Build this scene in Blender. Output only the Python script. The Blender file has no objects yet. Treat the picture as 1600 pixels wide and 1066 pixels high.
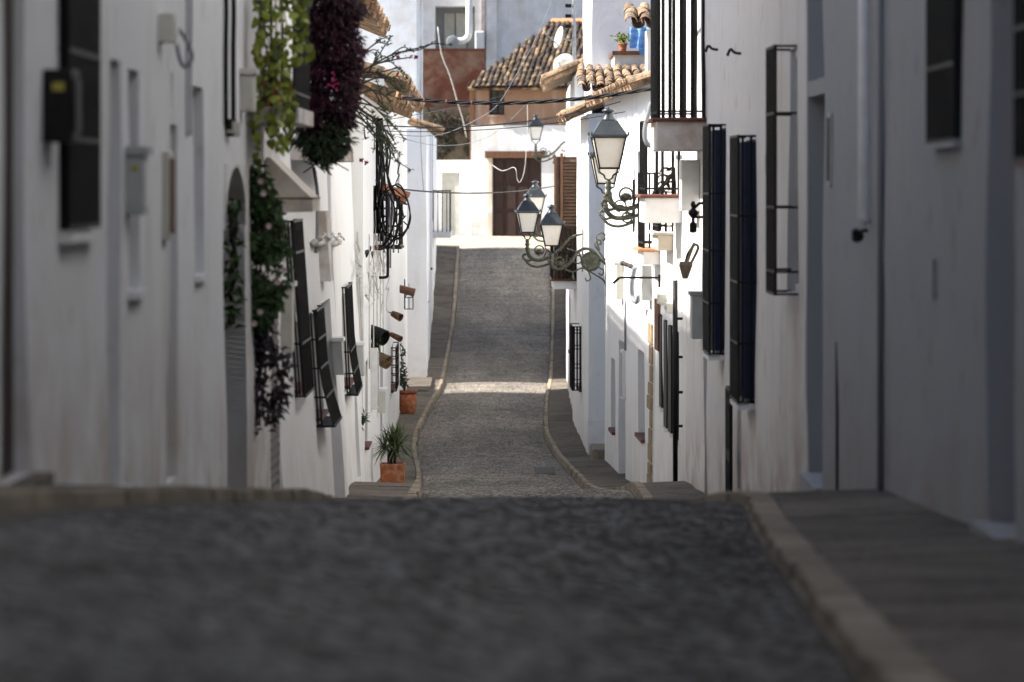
import bpy, bmesh, math, random
from mathutils import Vector, Matrix, noise
R = math.radians
random.seed(7)
sc = bpy.context.scene
col = sc.collection

# ------------------------------------------------------------------ camera, sky, sun, exposure
F, HX, HY = 6666.7, 800.0, 280.0          # long lens; eye level lies at photo row 280
cd = bpy.data.cameras.new('camera'); cam = bpy.data.objects.new('camera', cd); col.objects.link(cam)
cam.location = (0, 0, 0); cam.rotation_euler = (R(90), 0, 0)
cd.lens = 150; cd.sensor_width = 36; cd.shift_y = -(533 - HY) / 1600
cd.clip_start = 0.1; cd.clip_end = 2000
cd.dof.use_dof = True; cd.dof.focus_distance = 62; cd.dof.aperture_fstop = 3.1
sc.camera = cam
SUN_EL, SUN_A = 45.0, 1.5                 # sun stands to the left, a little behind the camera
w = bpy.data.worlds.new('World'); sc.world = w; w.use_nodes = True
nt = w.node_tree; bg = nt.nodes['Background']
sky = nt.nodes.new('ShaderNodeTexSky'); sky.sky_type = 'NISHITA'; sky.sun_disc = False
sky.sun_elevation = R(SUN_EL); sky.sun_rotation = R(270 - SUN_A); sky.ozone_density = 1.7
nt.links.new(sky.outputs[0], bg.inputs[0]); bg.inputs[1].default_value = 0.085
sd = bpy.data.lights.new('sun', 'SUN'); sd.energy = 5.0; sd.angle = R(0.5); sd.color = (1, 0.95, 0.88)
so = bpy.data.objects.new('sun', sd); col.objects.link(so)
tosun = Vector((-math.cos(R(SUN_A)) * math.cos(R(SUN_EL)), -math.sin(R(SUN_A)) * math.cos(R(SUN_EL)), math.sin(R(SUN_EL))))
so.rotation_euler = tosun.to_track_quat('Z', 'Y').to_euler(); so.location = (-30, 40, 40)
sc.view_settings.view_transform = 'Standard'; sc.view_settings.look = 'None'
sc.view_settings.exposure = 1.3; sc.view_settings.gamma = 1; sc.view_settings.use_curve_mapping = False
sc.render.engine = 'CYCLES'
sc.cycles.max_bounces = 8; sc.cycles.diffuse_bounces = 4; sc.cycles.use_denoising = True; sc.cycles.use_adaptive_sampling = True; sc.cycles.adaptive_threshold = .025
sc.cycles.sample_clamp_indirect = 8

# ------------------------------------------------------------------ materials
MATS = {}
def mat(name, c, rough=.85, c2=None, ns=6., nscale3=(1, 1, 1), lo=.4, hi=.7, bump=0, bs=30., metal=0, orand=0, spec=.4, detail=6, c3=None, n3=40., trans=0):
    m = bpy.data.materials.new(name); m.use_nodes = True; MATS[name] = m
    t = m.node_tree; b = t.nodes['Principled BSDF']; N = t.nodes.new; Lk = t.links.new
    b.inputs['Roughness'].default_value = rough; b.inputs['Metallic'].default_value = metal
    b.inputs['Specular IOR Level'].default_value = spec
    if trans: b.inputs['Transmission Weight'].default_value = trans
    geo = N('ShaderNodeNewGeometry')
    rgb = N('ShaderNodeRGB'); rgb.outputs[0].default_value = (*c, 1); out = rgb.outputs[0]
    if c2:
        mp = N('ShaderNodeMapping'); mp.inputs['Scale'].default_value = nscale3; Lk(geo.outputs['Position'], mp.inputs[0])
        nz = N('ShaderNodeTexNoise'); nz.inputs['Scale'].default_value = ns; nz.inputs['Detail'].default_value = detail
        nz.inputs['Roughness'].default_value = .62; Lk(mp.outputs[0], nz.inputs[0])
        mr = N('ShaderNodeMapRange'); mr.inputs['From Min'].default_value = lo; mr.inputs['From Max'].default_value = hi
        Lk(nz.outputs[0], mr.inputs[0])
        mx = N('ShaderNodeMix'); mx.data_type = 'RGBA'; Lk(mr.outputs[0], mx.inputs[0]); Lk(out, mx.inputs[6]); mx.inputs[7].default_value = (*c2, 1); out = mx.outputs[2]
    if c3:
        nz = N('ShaderNodeTexNoise'); nz.inputs['Scale'].default_value = n3; nz.inputs['Detail'].default_value = 4; Lk(geo.outputs['Position'], nz.inputs[0])
        mr = N('ShaderNodeMapRange'); mr.inputs['From Min'].default_value = .5; mr.inputs['From Max'].default_value = .68; Lk(nz.outputs[0], mr.inputs[0])
        mx = N('ShaderNodeMix'); mx.data_type = 'RGBA'; Lk(mr.outputs[0], mx.inputs[0]); Lk(out, mx.inputs[6]); mx.inputs[7].default_value = (*c3, 1); out = mx.outputs[2]
    if orand:
        oi = N('ShaderNodeObjectInfo'); mr = N('ShaderNodeMapRange'); mr.inputs['To Min'].default_value = 1 - orand; mr.inputs['To Max'].default_value = 1 + orand
        Lk(oi.outputs['Random'], mr.inputs[0]); mm = N('ShaderNodeVectorMath'); mm.operation = 'SCALE'; Lk(out, mm.inputs[0]); Lk(mr.outputs[0], mm.inputs['Scale']); out = mm.outputs[0]
    Lk(out, b.inputs['Base Color'])
    if bump:
        nz = N('ShaderNodeTexNoise'); nz.inputs['Scale'].default_value = bs; nz.inputs['Detail'].default_value = 5; Lk(geo.outputs['Position'], nz.inputs[0])
        bp = N('ShaderNodeBump'); bp.inputs['Strength'].default_value = bump; bp.inputs['Distance'].default_value = .02
        Lk(nz.outputs[0], bp.inputs['Height']); Lk(bp.outputs[0], b.inputs['Normal'])
    return m

def plaster(name, c, stain=(.46, .40, .33), amt=.5, dirt=(.42, .33, .24), base=.55, patch=None):
    m = bpy.data.materials.new(name); m.use_nodes = True; MATS[name] = m
    t = m.node_tree; b = t.nodes['Principled BSDF']; N = t.nodes.new; Lk = t.links.new
    b.inputs['Roughness'].default_value = .9; b.inputs['Specular IOR Level'].default_value = .2
    geo = N('ShaderNodeNewGeometry')
    def nz(scale, sc3=(1, 1, 1), d=6):
        mp = N('ShaderNodeMapping'); mp.inputs['Scale'].default_value = sc3; Lk(geo.outputs['Position'], mp.inputs[0])
        n_ = N('ShaderNodeTexNoise'); n_.inputs['Scale'].default_value = scale; n_.inputs['Detail'].default_value = d; n_.inputs['Roughness'].default_value = .6
        Lk(mp.outputs[0], n_.inputs[0]); return n_.outputs[0]
    def rng(s, a, bb, x=0., y=1.):
        mr = N('ShaderNodeMapRange'); mr.inputs['From Min'].default_value = a; mr.inputs['From Max'].default_value = bb
        mr.inputs['To Min'].default_value = x; mr.inputs['To Max'].default_value = y; Lk(s, mr.inputs[0]); return mr.outputs[0]
    def mix(fac, a, cc):
        mx = N('ShaderNodeMix'); mx.data_type = 'RGBA'; Lk(fac, mx.inputs[0]); Lk(a, mx.inputs[6]); mx.inputs[7].default_value = (*cc, 1); return mx.outputs[2]
    def mul(a, bb):
        q = N('ShaderNodeMath'); q.operation = 'MULTIPLY'; Lk(a, q.inputs[0]); Lk(bb, q.inputs[1]); return q.outputs[0]
    rgb = N('ShaderNodeRGB'); rgb.outputs[0].default_value = (*c, 1); out = rgb.outputs[0]
    out = mix(mul(rng(nz(2.4, (1, .5, .16)), .5, .78, 0, amt), rng(nz(.55, (1, 1, .6)), .42, .6)), out, stain)          # rain streaks
    out = mix(rng(nz(.9), .5, .75, 0, amt * .5), out, tuple(x * .8 for x in c))  # repaint patches
    out = mix(mul(rng(nz(9, (1, .6, .7)), .6, .7, 0, amt * .8), rng(nz(.8), .5, .65)), out, stain)      # flakes
    if patch: out = mix(rng(nz(3.1, (1, 1, .8)), .62, .66), out, patch)
    at = N('ShaderNodeAttribute'); at.attribute_name = 'hgt'
    out = mix(mul(rng(at.outputs['Fac'], 0, .9, base, 0), rng(nz(1.7, (1, .8, 1.2)), .4, .68)), out, dirt)
    Lk(out, b.inputs['Base Color'])
    bp = N('ShaderNodeBump'); bp.inputs['Strength'].default_value = .7; bp.inputs['Distance'].default_value = .012; Lk(nz(7), bp.inputs['Height'])
    bp2 = N('ShaderNodeBump'); bp2.inputs['Strength'].default_value = .35; bp2.inputs['Distance'].default_value = .006; Lk(nz(60), bp2.inputs['Height']); Lk(bp.outputs[0], bp2.inputs['Normal'])
    Lk(bp2.outputs[0], b.inputs['Normal'])
    return m

def cobble(name):
    m = bpy.data.materials.new(name); m.use_nodes = True; MATS[name] = m
    t = m.node_tree; b = t.nodes['Principled BSDF']; N = t.nodes.new; Lk = t.links.new
    geo = N('ShaderNodeNewGeometry'); at = N('ShaderNodeAttribute'); at.attribute_name = 'tone'
    cr = N('ShaderNodeValToRGB'); el = cr.color_ramp.elements
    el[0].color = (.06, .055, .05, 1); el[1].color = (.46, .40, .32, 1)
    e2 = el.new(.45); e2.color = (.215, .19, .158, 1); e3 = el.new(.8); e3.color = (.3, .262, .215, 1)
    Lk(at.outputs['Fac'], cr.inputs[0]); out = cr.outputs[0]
    def big(scale, lo, hi, a, bb, sc3=(1, 1, 1)):
        mp = N('ShaderNodeMapping'); mp.inputs['Scale'].default_value = sc3; Lk(geo.outputs['Position'], mp.inputs[0])
        nz = N('ShaderNodeTexNoise'); nz.inputs['Scale'].default_value = scale; nz.inputs['Detail'].default_value = 5; Lk(mp.outputs[0], nz.inputs[0])
        mr = N('ShaderNodeMapRange'); mr.inputs[1].default_value = lo; mr.inputs[2].default_value = hi; mr.inputs[3].default_value = a; mr.inputs[4].default_value = bb
        Lk(nz.outputs[0], mr.inputs[0]); return mr.outputs[0]
    for args in ((.55, .35, .65, .76, 1.18, (1.6, .35, 1)), (2.2, .35, .65, .86, 1.12, (1, .35, 1)), (26, .3, .7, .85, 1.15)):
        q = N('ShaderNodeVectorMath'); q.operation = 'SCALE'; Lk(out, q.inputs[0]); Lk(big(*args), q.inputs['Scale']); out = q.outputs[0]
    Lk(out, b.inputs['Base Color'])
    b.inputs['Roughness'].default_value = .68; b.inputs['Specular IOR Level'].default_value = .32
    nz = N('ShaderNodeTexNoise'); nz.inputs['Scale'].default_value = 45; Lk(geo.outputs['Position'], nz.inputs[0])
    bp = N('ShaderNodeBump'); bp.inputs['Strength'].default_value = .5; bp.inputs['Distance'].default_value = .01; Lk(nz.outputs[0], bp.inputs['Height']); Lk(bp.outputs[0], b.inputs['Normal'])
    return m

plaster('white', (.80, .80, .795), amt=.75, base=.75, patch=(.69, .675, .65)); plaster('white_clean', (.82, .815, .80), amt=.28, base=.4)
plaster('white_blue', (.77, .775, .785), amt=.45, base=.4); plaster('white_old', (.72, .70, .68), amt=.8, base=.9, dirt=(.36, .25, .17), patch=(.62, .55, .49))
plaster('white_grey', (.36, .365, .38), patch=(.29, .285, .28), amt=.9, base=.7, dirt=(.3, .25, .2)); plaster('cream', (.74, .66, .52), amt=.4)  # white_grey: vignetted shade of the near right house put into its base colour
plaster('ochre_stone', (.34, .21, .14), stain=(.56, .48, .4), amt=1., patch=(.25, .16, .11))
plaster('red_wall', (.2, .075, .045), stain=(.1, .045, .034), amt=.9, patch=(.25, .12, .08))
mat('stone_bare', (.36, .27, .15), c2=(.2, .14, .08), ns=7, bump=1, bs=14)
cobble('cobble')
mat('paving', (.15, .128, .104), .95, spec=.12, c2=(.062, .054, .046), ns=2.4, bump=.6, bs=45, orand=.18, c3=(.2, .17, .135), n3=22)
mat('kerb', (.3, .25, .187), .95, spec=.15, c2=(.2, .17, .13), ns=9, bump=.7, bs=40, orand=.2)
mat('joint_sand', (.085, .075, .062), .95, c2=(.05, .045, .04), ns=8)
mat('asphalt', (.1, .095, .09), .9, c2=(.07, .068, .065), bump=.4)
mat('square_stone', (.5, .42, .31), .9, c2=(.36, .3, .22), ns=5, bump=.6, bs=18)
mat('earth', (.2, .16, .11), .95, c2=(.12, .1, .07))
mat('iron', (.004, .004, .0045), .55, c2=(.012, .01, .009), ns=12, spec=.25, bump=.15, bs=60)
mat('iron_rust', (.008, .006, .005), .6, c2=(.03, .015, .01), ns=14, spec=.25)
mat('bronze', (.065, .066, .043), .55, c2=(.03, .03, .02), ns=16, c3=(.13, .135, .095), n3=28, bump=.3, bs=50)
mat('lamp_metal', (.03, .036, .042), .32, c2=(.06, .066, .07), ns=6, spec=.6, metal=.3)
mat('lamp_glass', (.78, .74, .66), .25, c2=(.7, .6, .45), ns=2.5, lo=.45, hi=.7, spec=.5)
mat('terracotta', (.42, .13, .05), .75, c2=(.3, .085, .035), ns=7, bump=.25, bs=40, c3=(.5, .25, .14), n3=12)
mat('tile', (.36, .225, .125), .9, c2=(.15, .105, .07), ns=8, bump=1, bs=28, orand=.5, c3=(.085, .07, .05), n3=10)
mat('tile_dark', (.075, .05, .035), .9, c2=(.028, .024, .02), ns=3, bump=.8, bs=30, orand=.6, c3=(.3, .2, .1), n3=3.5)
mat('tile_new', (.52, .22, .1), .85, c2=(.34, .14, .07), ns=9, bump=.5, orand=.25)
mat('tile_edge', (.15, .05, .03), .6, c2=(.1, .035, .022), ns=8, bump=.2)
mat('tile_orange', (.62, .24, .09), .6, c2=(.5, .2, .08), ns=8)
mat('wood', (.16, .075, .035), .7, c2=(.08, .038, .02), ns=5, nscale3=(6, 6, .6), bump=.3)
mat('wood_dark', (.045, .02, .014), .65, c2=(.025, .012, .009), ns=5, nscale3=(6, 6, .6), bump=.25)
mat('wood_grey', (.17, .15, .14), .8, c2=(.1, .085, .08), ns=6, nscale3=(5, 5, .6), bump=.4)
mat('shutter_brown', (.10, .056, .03), .7, c2=(.055, .03, .017), ns=6)
mat('blue_wood', (.008, .018, .075), .5, c2=(.005, .012, .045), ns=5)
mat('blue_cloth', (.09, .25, .6), .95, c2=(.3, .48, .75), ns=5, nscale3=(.6, .6, 5))
mat('grey_paint', (.33, .34, .36), .6, c2=(.27, .28, .3), ns=4)
mat('grey_box', (.42, .43, .42), .55, c2=(.33, .34, .33), ns=5, orand=.1)
mat('cream_box', (.6, .59, .52), .55, c2=(.5, .48, .4), ns=5, orand=.08)
mat('white_paint', (.78, .78, .77), .5, c2=(.66, .65, .62), ns=6, orand=.06)
mat('dark_glass', (.012, .014, .017), .12, spec=.6)
mat('dark_room', (.02, .02, .022), .9)
mat('canvas', (.7, .65, .56), .95, c2=(.48, .43, .37), ns=6, bump=.2, bs=80)
mat('cable_black', (.005, .005, .0055), .55, spec=.25)
mat('cable_white', (.62, .6, .56), .7, c2=(.45, .42, .37), ns=12)
mat('cable_grey', (.22, .23, .25), .6)
mat('yellow_sticker', (.4, .34, .05), .5)
mat('steel', (.55, .56, .57), .35, metal=.8, c2=(.4, .4, .4), ns=10)
mat('dish', (.42, .40, .37), .6, c2=(.33, .3, .26), ns=5)
mat('leaf_lime', (.24, .27, .028), .5, c2=(.06, .10, .014), ns=8, orand=.55)
mat('leaf_green', (.045, .09, .02), .55, c2=(.02, .045, .012), ns=14)
mat('leaf_dark', (.02, .035, .014), .55, c2=(.035, .06, .02), ns=14)
mat('leaf_purple', (.03, .004, .013), .6, c2=(.011, .0025, .007), ns=11, c3=(.07, .007, .024), n3=7)
mat('leaf_violet', (.025, .012, .022), .55, c2=(.014, .008, .013), ns=12)
mat('leaf_yucca', (.085, .13, .04), .5, c2=(.04, .07, .022), ns=9, c3=(.2, .21, .09), n3=14)
mat('stem', (.045, .034, .023), .8, c2=(.022, .018, .013), ns=20)
mat('flower_white', (.75, .66, .62), .7, c2=(.6, .35, .34), ns=9)
mat('flower_pink', (.3, .012, .09), .7)
mat('wicker', (.2, .13, .07), .85, c2=(.08, .05, .03), ns=30, nscale3=(1, 1, 3), bump=.6, bs=90)
mat('bucket', (.32, .255, .18), .9, c2=(.2, .155, .1), ns=14)
mat('leaf_dry', (.05, .048, .028), .7, c2=(.028, .03, .016), ns=6, c3=(.09, .06, .04), n3=5)
mat('soil', (.03, .022, .016), .95)

# ------------------------------------------------------------------ helpers
def P(px, py, Y): return Vector(((px - HX) * Y / F, Y, (HY - py) * Y / F))
ORG = {}
def tag(o, label, cat, group=None):
    o['label'] = label; o['category'] = cat
    if group: o['group'] = group
    return o
def thing(name, label, cat, loc, group=None):
    o = bpy.data.objects.new(name, None); col.objects.link(o); o.location = loc; o.empty_display_size = .1
    ORG[o.name] = Vector(loc); return tag(o, label, cat, group)

class MB:
    def __init__(s): s.v = []; s.f = []; s.h = None
    def q(s, *pts):
        i = len(s.v); s.v += [Vector(p) for p in pts]; s.f.append(tuple(range(i, i + len(pts)))); return s
    def hexa(s, p):                      # 8 points: bottom ring, top ring
        i = len(s.v); s.v += [Vector(x) for x in p]
        for a in ((0, 3, 2, 1), (4, 5, 6, 7), (0, 1, 5, 4), (1, 2, 6, 5), (2, 3, 7, 6), (3, 0, 4, 7)): s.f.append(tuple(i + k for k in a))
        return s
    def box(s, x0, x1, y0, y1, z0, z1):
        return s.hexa([(x0, y0, z0), (x1, y0, z0), (x1, y1, z0), (x0, y1, z0), (x0, y0, z1), (x1, y0, z1), (x1, y1, z1), (x0, y1, z1)])
    def fbox(s, f, t0, t1, b0, b1, z0, z1):
        return s.hexa([f.pt(t, b, z) for z in (z0, z1) for t, b in ((t0, b0), (t1, b0), (t1, b1), (t0, b1))])
    def bar(s, p, q, r, r2=None):
        p = Vector(p); q = Vector(q); d = (q - p).normalized(); r2 = r if r2 is None else r2
        a = d.cross(Vector((0, 0, 1)) if abs(d.z) < .9 else Vector((0, 1, 0))).normalized(); b = d.cross(a)
        return s.hexa([p + a * x * r + b * y * r for x, y in ((-1, -1), (1, -1), (1, 1), (-1, 1))] + [q + a * x * r2 + b * y * r2 for x, y in ((-1, -1), (1, -1), (1, 1), (-1, 1))])
    def tube(s, pts, r, seg=6, close=False):
        pts = [Vector(p) for p in pts]; n = len(pts); base = len(s.v)
        rr = r if isinstance(r, (list, tuple)) else [r] * n
        up = None
        for i, p in enumerate(pts):
            d = (pts[(i + 1) % n] - pts[i - 1]) if close else (pts[min(i + 1, n - 1)] - pts[max(i - 1, 0)])
            if d.length < 1e-9: d = Vector((0, 0, 1))
            d.normalize()
            if up is None: up = d.cross(Vector((.31, .87, .2))).normalized()
            up = (up - d * up.dot(d)).normalized(); b = d.cross(up)
            for k in range(seg):
                a = 2 * math.pi * k / seg; s.v.append(p + (up * math.cos(a) + b * math.sin(a)) * rr[i])
        m = n if close else n - 1
        for i in range(m):
            for k in range(seg):
                a = base + i * seg + k; b_ = base + i * seg + (k + 1) % seg; c = base + ((i + 1) % n) * seg
                s.f.append((a, b_, c + (k + 1) % seg, c + k))
        if not close:
            s.f.append(tuple(base + k for k in range(seg))); s.f.append(tuple(base + (n - 1) * seg + k for k in range(seg)))
        return s
    def lathe(s, c, prof, seg=14, axis=None):  # prof: (radius, height)
        c = Vector(c); ax = Vector(axis).normalized() if axis else Vector((0, 0, 1))
        a = ax.orthogonal().normalized(); b = ax.cross(a); base = len(s.v)
        for r, h in prof:
            for k in range(seg):
                t = 2 * math.pi * k / seg; s.v.append(c + ax * h + (a * math.cos(t) + b * math.sin(t)) * r)
        for i in range(len(prof) - 1):
            for k in range(seg):
                s.f.append((base + i * seg + k, base + i * seg + (k + 1) % seg, base + (i + 1) * seg + (k + 1) % seg, base + (i + 1) * seg + k))
        s.f.append(tuple(base + k for k in range(seg))); s.f.append(tuple(base + (len(prof) - 1) * seg + k for k in range(seg)))
        return s
    def leaf(s, p, d, n, L, W, fold=.25):
        d = d.normalized(); sd = d.cross(n); sd = sd.normalized() if sd.length > 1e-4 else d.orthogonal().normalized(); n = sd.cross(d)
        i = len(s.v); m = p + d * L * .42
        s.v += [p, m + sd * W * .5 + n * W * fold, p + d * L - n * L * .15, m - sd * W * .5 + n * W * fold, m]
        s.f += [(i, i + 4, i + 1), (i + 1, i + 4, i + 2), (i + 2, i + 4, i + 3), (i + 3, i + 4, i)]
        return s
    def build(s, name, m, parent=None, origin=None, smooth=False, bevel=0, recalc=True):
        if parent is not None: origin = ORG[parent.name]
        elif origin is None:
            origin = Vector((sum(v.x for v in s.v), sum(v.y for v in s.v), 0)) / len(s.v); origin.z = min(v.z for v in s.v)
        me = bpy.data.meshes.new(name); me.from_pydata([tuple(v - origin) for v in s.v], [], s.f)
        if recalc:
            bm = bmesh.new(); bm.from_mesh(me); bmesh.ops.recalc_face_normals(bm, faces=bm.faces); bm.to_mesh(me); bm.free()
        if s.h:
            at = me.attributes.new('hgt', 'FLOAT', 'POINT'); at.data.foreach_set('value', s.h)
        me.materials.append(MATS[m] if isinstance(m, str) else m)
        if smooth: me.polygons.foreach_set('use_smooth', [True] * len(me.polygons))
        o = bpy.data.objects.new(name, me); col.objects.link(o); ORG[o.name] = Vector(origin)
        if parent is not None: o.parent = parent
        else: o.location = origin
        if bevel:
            bv = o.modifiers.new('bevel', 'BEVEL'); bv.width = bevel; bv.segments = 2; bv.limit_method = 'ANGLE'
        return o

def spline(tab, n=None):                 # rows (Y, a, b, ...) -> function Y -> [a, b, ...], smooth
    ys = [r[0] for r in tab]; k = len(tab)
    def slope(i, j):
        if i == 0 or i == k - 1:
            a, b = (0, 1) if i == 0 else (k - 2, k - 1); return (tab[b][j] - tab[a][j]) / (ys[b] - ys[a])
        d0 = (tab[i][j] - tab[i - 1][j]) / (ys[i] - ys[i - 1]); d1 = (tab[i + 1][j] - tab[i][j]) / (ys[i + 1] - ys[i])
        return 0 if d0 * d1 <= 0 else 2 * d0 * d1 / (d0 + d1)
    sl = [[slope(i, j) for j in range(len(tab[0]))] for i in range(k)]
    def f(Y):
        Y = min(max(Y, ys[0]), ys[-1]); i = 0
        while i < k - 2 and Y > ys[i + 1]: i += 1
        h = ys[i + 1] - ys[i]; t = (Y - ys[i]) / h; t2 = t * t; t3 = t2 * t
        return [(2 * t3 - 3 * t2 + 1) * tab[i][j] + (t3 - 2 * t2 + t) * h * sl[i][j] + (-2 * t3 + 3 * t2) * tab[i + 1][j] + (t3 - t2) * h * sl[i + 1][j] for j in range(1, len(tab[0]))]
    return f

# ------------------------------------------------------------------ the street: kerb lines and levels along its length
ST = spline([  # Y, x left kerb, z left, x right kerb, z right
    (-30, -1.9, 1.2, .7, .9), (0, -1.75, -.2, .65, -.75), (6, -1.66, -.53, .76, -1.06), (11.5, -1.58, -.93, .93, -1.36), (18, -1.38, -1.38, 1.13, -1.66),
    (22, -1.25, -1.68, 1.25, -1.83), (25.6, -1.15, -1.95, 1.36, -1.96), (28, -1.1, -2.19, 1.22, -2.17), (32, -1.08, -2.6, 1.12, -2.58),
    (40, -1.05, -3.24, 1.3, -3.22), (46, -1.05, -3.58, 1.4, -3.57), (48, -1.05, -3.65, 1.42, -3.64), (51.6, -1.08, -3.79, 1.43, -3.78),
    (54, -1.15, -4.0, 1.38, -4.0), (60, -1.3, -4.47, 1.2, -4.47), (64, -1.38, -4.68, 1.1, -4.68), (67, -1.41, -4.79, 1.035, -4.79),
    (77.5, -1.72, -4.97, .72, -4.97), (83, -1.8, -4.98, .62, -4.98), (91, -1.76, -5.0, .67, -5.0), (99.5, -1.67, -5.02, .79, -5.02),
    (103, -1.61, -4.82, .88, -4.82), (109, -1.57, -4.38, .965, -4.38), (115, -1.535, -3.79, 1.05, -3.79), (120.5, -1.536, -3.07, 1.1, -3.07),
    (128, -1.555, -2.09, 1.11, -2.09), (132, -1.56, -1.97, 1.1, -1.97), (136.6, -1.56, -1.87, 1.1, -1.87)])
WX = spline([(-30, -2.05, 2.3), (6, -1.9, 2.3), (50, -1.95, 2.2), (58, -2.0, 2.05), (66, -2.1, 1.75), (74, -2.2, 1.55), (80, -2.3, 1.35), (100, -2.5, 1.4), (128, -2.45, 1.7), (137, -2.45, 1.9)])
def pav(Y, left):                         # pavement level at the wall
    s = ST(Y); return s[1] + kh(Y, left) + .01 if left else s[3] + kh(Y, left) + .015

def kh(Y, left):                          # kerb height above the road
    lo = .082 if left else .085
    return lo + (.118 - lo) * min(1, max(0, (Y - 26) / 8))
def rows(y0, y1):
    ys = []; y = y0
    while y < y1: ys.append(y); y += .3 if y < 56 else .6
    return ys + [y1]
def make_road():
    m = MB(); ys = rows(-30, 128.2); nx = 13
    for y in ys:
        s = ST(y)
        for k in range(nx):
            u = k / (nx - 1); x = s[0] + (s[2] - s[0]) * u; z = s[1] + (s[3] - s[1]) * u
            z += .035 * (1 - (2 * u - 1) ** 2) + noise.noise(Vector((x * .9, y * .35, 0))) * .006
            m.v.append(Vector((x, y, z)))
    for i in range(len(ys) - 1):
        for k in range(nx - 1):
            a = i * nx + k; m.f.append((a, a + 1, a + nx + 1, a + nx))
    o = m.build('road', 'joint_sand', origin=Vector((0, 0, 0)), smooth=True, recalc=False); o['kind'] = 'structure'; return o
road = make_road()
def road_z(x, y):
    s = ST(y); u = (x - s[0]) / (s[2] - s[0]); return s[1] + (s[3] - s[1]) * u + .035 * (1 - (2 * u - 1) ** 2) + noise.noise(Vector((x * .9, y * .35, 0))) * .006
def cobbles():
    rnd = random.Random(31); v = []; f = []; tone = []; y = 6.0; row = 0
    while y < 128:
        h = rnd.uniform(.055, .08); s = ST(y + h / 2); x = s[0] + (.0 if row % 2 else -.05); rt = rnd.uniform(-.1, .1); row += 1
        while x < s[2]:
            w_ = rnd.uniform(.055, .09); x0, x1 = max(x, s[0] + .004), min(x + w_, s[2] - .004); x += w_
            if x1 - x0 < .03: continue
            g = .004; z = road_z((x0 + x1) / 2, y + h / 2) + .012 + rnd.uniform(-.002, .003); zb = z - .05; dz = (s[3] - s[1]) / (s[2] - s[0]) * (x1 - x0) / 2
            sl = (ST(y + h)[1] - ST(y)[1]) / 2; a_, b_ = rnd.uniform(-.002, .002), rnd.uniform(-.0018, .0018); i = len(v); k = .006 if y < 34 else .010
            for X, Y_, sx, sy in ((x0 + g, y + g, -1, -1), (x1 - g, y + g, 1, -1), (x1 - g, y + h - g, 1, 1), (x0 + g, y + h - g, -1, 1)):
                v.append((X, Y_, zb)); v.append((X, Y_, z - .014 + sx * (dz + a_) + sy * (sl + b_))); v.append((X - sx * k, Y_ - sy * k, z + sx * (dz * .7 + a_) + sy * (sl * .7 + b_)))
            for q in range(4):
                n = (q + 1) % 4
                for l in (0, 1): f.append((i + q * 3 + l, i + n * 3 + l, i + n * 3 + l + 1, i + q * 3 + l + 1))
            f.append((i + 2, i + 5, i + 8, i + 11)); tone += [min(1, max(0, rnd.gauss(.43 - .29 * min(1, max(0, (34 - y) / 6)), (.035 if y < 34 else .08) + .06 * (y > 50)) + rt * (.2 if y < 34 else .5 + .8 * (y > 50))))] * 12  # near stones toned darker to paint in the foreground's deep shade
        y += h
    me = bpy.data.meshes.new('cobblestones'); me.from_pydata(v, [], f); at = me.attributes.new('tone', 'FLOAT', 'POINT'); at.data.foreach_set('value', tone)
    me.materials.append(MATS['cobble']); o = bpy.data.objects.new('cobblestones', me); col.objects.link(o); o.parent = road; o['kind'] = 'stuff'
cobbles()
def strip(name, y0, y1, left, material):  # solid bed under the pavement slabs
    m = MB(); ys = rows(y0, y1)
    for y in ys:
        s = ST(y); xw = WX(y)[0] - 1.2 if left else WX(y)[1] + 1.2
        xk, zk = (s[0], s[1]) if left else (s[2], s[3])
        for x, z in ((xk, zk - .4), (xk, zk + .02), (xw, pav(y, left) - .04)): m.v.append(Vector((x, y, z)))
    for i in range(len(ys) - 1):
        for k in range(2): a = i * 3 + k; m.f.append((a, a + 1, a + 4, a + 3))
    o = m.build(name, material, origin=Vector((0, 0, 0)), recalc=False); o['kind'] = 'structure'; return o
def kw(Y): return .165 - .065 * min(1, max(0, (Y - 28) / 35))
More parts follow.
